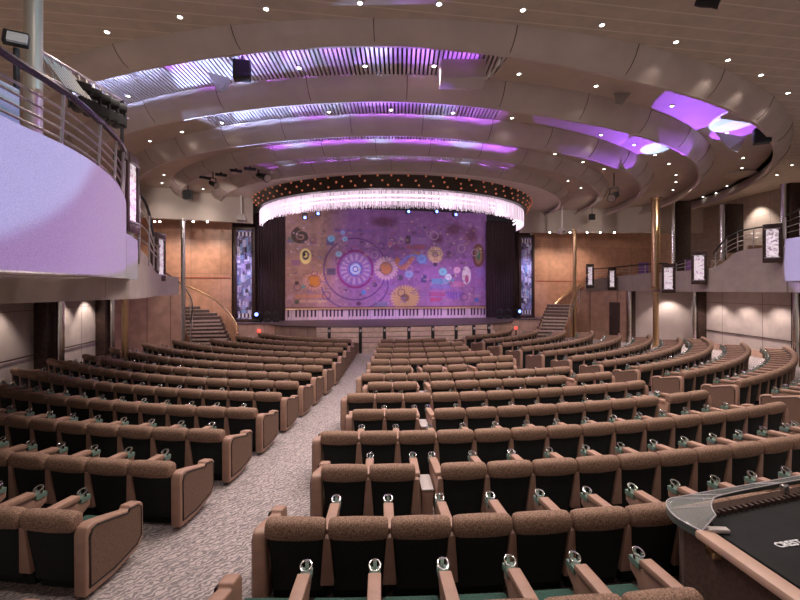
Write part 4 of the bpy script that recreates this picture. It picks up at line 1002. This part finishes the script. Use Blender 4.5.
q = inner_[20]; MB().box((q[0] + .02, q[1] - .02, BZ + .06), (.07, .05, .09), rz=.3).build('clip', M['chrome'], t, org=org, bevel=.01)

# ================================================================== LIGHT
def lamp(kind, name, loc, energy, col, **k):
    l = bpy.data.lights.new(name, kind); l.energy = energy; l.color = col
    aim = k.pop('aim', None)
    for a_, v_ in k.items(): setattr(l, a_, v_)
    o = bpy.data.objects.new(name, l); COL.objects.link(o); o.location = loc
    if aim is not None:
        o.rotation_euler = (Vector(aim) - Vector(loc)).to_track_quat('-Z', 'Y').to_euler()
    return o
WARM = (1, .87, .79)
for p, grp in DL:
    if p.x > 14 or p.y > 22: continue
    e = {'back': 340, 'one': 250, 'two': 150, 'three': 110, 'four': 90}[grp]
    lamp('SPOT', 'downlight_lamp', p - Vector((0, 0, .03)), e, WARM, spot_size=R(125), spot_blend=.8, shadow_soft_size=.06, aim=p - Vector((0, 0, 5)))
for x, y in ((-2, 3), (2.5, 2.5), (6, 4), (0, 6.5), (-8, 6), (9, 7)):
    lamp('SPOT', 'downlight_lamp', (x, y, E + 5.0), 330, WARM, spot_size=R(125), spot_blend=.8, shadow_soft_size=.06, aim=(x, y, 0))
# stage and cove colour
PURP = (.45, .13, 1); BLUE = (.42, .52, 1); VIO = (.62, .22, 1)
for i in range(4):
    rad, h, dr, dl, zt = RINGS[i]
    s0, s1 = {0: (-30, 8), 1: (-22, 14), 2: (-20, 22), 3: (-30, 30)}[i]
    nseg = 12
    for k in range(nseg):
        ph = R(s0 + (s1 - s0) * (k + .5) / nseg)
        q = rp(rad - .04, ph, ring_h(h, ph, dr, dl) + .2)
        q = rp(rad - .02, ph, ring_h(h, ph, dr, dl) + .13)
        tgt = rp(rad - 1.02, ph, ring_h(h, ph, dr, dl) + .13 + .95)
        lamp('SPOT', 'cove_lamp', q, (420, 380, 300, 260)[i], BLUE if (k % 4 == 1 or (i < 2 and k < 4)) else PURP, spot_size=R(80), spot_blend=.15, shadow_soft_size=.04, aim=tgt)
BM = dict(shadow_soft_size=.02)
lamp('SPOT', 'ceiling_beam', (11.5, 17.5, E + 1.8), 3000, (.36, .10, 1), spot_size=R(18), spot_blend=.05, aim=Pz(692, 115, 5.1), **BM)
lamp('SPOT', 'ceiling_beam', (12.0, 17.2, E + 1.8), 2800, (.36, .10, 1), spot_size=R(17), spot_blend=.05, aim=Pz(735, 131, 5.1), **BM)
lamp('SPOT', 'ceiling_beam', (11.7, 17.6, E + 1.8), 3400, (.42, .60, 1), spot_size=R(14), spot_blend=.08, aim=Pz(736, 121, 5.1), **BM)
lamp('SPOT', 'ceiling_beam', (10.5, 19.0, E + 1.8), 2600, (.36, .10, 1), spot_size=R(17), spot_blend=.05, aim=Pz(592, 134, 5.0), **BM)
lamp('SPOT', 'ceiling_beam', (10.8, 18.8, E + 1.8), 2400, (.36, .10, 1), spot_size=R(15), spot_blend=.05, aim=Pz(640, 147, 5.0), **BM)
lamp('SPOT', 'ceiling_beam', (10.6, 19.1, E + 1.8), 2600, (.42, .60, 1), spot_size=R(11), spot_blend=.08, aim=Pz(655, 149, 5.0), **BM)
for (lx, ly), (px, py, zz), e_, sz in (((-7.0, 14.6), (205, 82, 5.1), 2600, 17), ((-6.5, 15.0), (262, 72, 5.1), 3000, 16), ((-5.5, 15.6), (325, 66, 5.1), 3000, 15), ((-6.5, 17.2), (270, 111, 5.0), 2600, 20), ((-5.5, 17.4), (330, 106, 5.0), 2600, 18)):
    lamp('SPOT', 'ceiling_beam', (lx, ly, E + 2.3), e_, (.42, .52, 1), spot_size=R(sz), spot_blend=.3, aim=Pz(px, py, zz), **BM)
for (lx, ly), (px, py, zz), e_, sz in (((-2, 15.8), (390, 65, 5.1), 2400, 15), ((0.5, 15.8), (440, 66, 5.1), 900, 13), ((-1, 17.6), (400, 106, 5.0), 1800, 20), ((1, 17.6), (460, 108, 5.0), 1400, 18)):
    lamp('SPOT', 'ceiling_beam', (lx, ly, E + 2.3), e_, (.40, .16, 1), spot_size=R(sz), spot_blend=.3, aim=Pz(px, py, zz), **BM)
# balcony fronts
o = lamp('SPOT', 'balcony_wash', (5.2, 6.4, E + .8), 2100, (.50, .13, 1), spot_size=R(50), spot_blend=.10, shadow_soft_size=.03, aim=(-4.0, 4.9, E + 1.2)); o.scale = (1, .25, 1)
lamp('SPOT', 'balcony_beam', (6.5, 5.0, E + 2.2), 3300, (.34, .62, .84), spot_size=R(39), spot_blend=.12, shadow_soft_size=.05, aim=(-3.75, 3.0, E + 3.75))
lamp('SPOT', 'balcony_wash', (3.0, 12, E + 3.0), 5200, (.60, .5, 1), spot_size=R(15), spot_blend=.3, shadow_soft_size=.05, aim=(13.3, 14.2, E + 1.1))
# backdrop
for u, e, c in ((-5, 520, (1, .62, .42)), (-1.5, 700, (.62, .34, 1)), (2, 700, (.62, .34, 1)), (5, 600, (.72, .38, 1)), (-2, 330, (1, .75, .6)), (3, 330, (1, .7, .6))):
    lamp('SPOT', 'stage_wash', RM(u, -5.2, E + 2.9), e * .95, c, spot_size=R(58), spot_blend=.8, shadow_soft_size=.1, aim=RM(u, .3, E - .75))
for u in (-7.9, 8.85): lamp('SPOT', 'mosaic_wash', RM(u, -2.2, E + 3.3), 420, (.6, .6, 1), spot_size=R(60), spot_blend=.6, shadow_soft_size=.1, aim=RM(u, -.3, E - .5))
# wood walls beside the stage
for u, v in ((-11.5, -1.6), (-9.6, -1.2), (10.6, -1.2), (12.8, -1.6)):
    lamp('SPOT', 'wood_wash', RM(u, v - .3, E + 3.1), 290, (1, .82, .70), spot_size=R(110), spot_blend=.8, shadow_soft_size=.08, aim=RM(u, .35, E - .5))
for x, y, tx, ty in ((-9, 16.5, -10.5, 21.5), (-7, 17, -8.5, 22.5), (9.5, 19.5, 10.5, 26.5), (13, 19, 13.5, 26)):
    lamp('SPOT', 'header_fill', (x, y, E + 3.7), 330, (1, .87, .80), spot_size=R(40), spot_blend=.7, shadow_soft_size=.08, aim=(tx, ty, E + 4.0))  # added fill spots that lift the header brightness, no fixtures modelled
for x, y in ((13.75, 17.2), (13.75, 19.2), (13.3, 20.8), (12.6, 22.6)):
    lamp('SPOT', 'seat_fill', (x, y, E - .2), 95, (1, .86, .82), spot_size=R(100), spot_blend=.6, shadow_soft_size=.04, aim=(x - .2, y, 0))  # added spots to brighten the wing seats, not fittings of the hall
# wall washers under the balconies
for x, y in ((14.7, 21.3), (14.7, 19.6), (14.7, 17.9), (14.7, 15.5), (14.2, 23.2)):
    lamp('SPOT', 'wall_washer', (x, y, E - .2), 190, (1, .84, .78), spot_size=R(110), spot_blend=.6, shadow_soft_size=.03, aim=(x + .1, y, 0))
for x, y in ((-9.9, 9.5), (-10.3, 12.0), (-10.9, 15.2), (-11.3, 16.7)):
    lamp('SPOT', 'wall_washer', (x, y, E - .25), 110, (1, .84, .76), spot_size=R(85), spot_blend=.6, shadow_soft_size=.03, aim=(x - .85, y, 1.2))
for x, y in ((18.4, 23.5), (18.4, 21.0), (18.4, 18.4), (17, 26)):
    lamp('SPOT', 'wall_washer', (x, y, E + 4.9), 300, (1, .85, .75), spot_size=R(95), spot_blend=.6, shadow_soft_size=.05, aim=(19.2, y, E + 1))
# added fill spots without fixtures for stairs and stage front; then chandelier glow
for x, y in ((-9.6, 20.6), (8.3, 22.6)): lamp('SPOT', 'stair_fill', (x, y, E + 3.2), 420, (1, .86, .78), spot_size=R(70), spot_blend=.6, shadow_soft_size=.05, aim=(x, y + 1.2, 1))
for u in (-4, -1.3, 1.3, 4): lamp('SPOT', 'stage_front_fill', RM(u, -9, E + 4.3), 330, (1, .85, .76), spot_size=R(40), spot_blend=.7, shadow_soft_size=.05, aim=RM(u, -4.3, .9))
for deg in (-55, -30, -5, 20, 45, 70):
    q = cp(7.0, R(deg), 3.7); lamp('POINT', 'chandelier_glow', q, 90, (1, .82, .95), shadow_soft_size=.3)

w = bpy.data.worlds.new('world'); SC.world = w; w.use_nodes = True
bg = w.node_tree.nodes['Background']; bg.inputs['Color'].default_value = (1, .87, .81, 1); bg.inputs['Strength'].default_value = .30
SC.view_settings.view_transform = 'Standard'; SC.view_settings.look = 'None'; SC.view_settings.gamma = 1; SC.view_settings.use_curve_mapping = False
SC.view_settings.exposure = 0.0
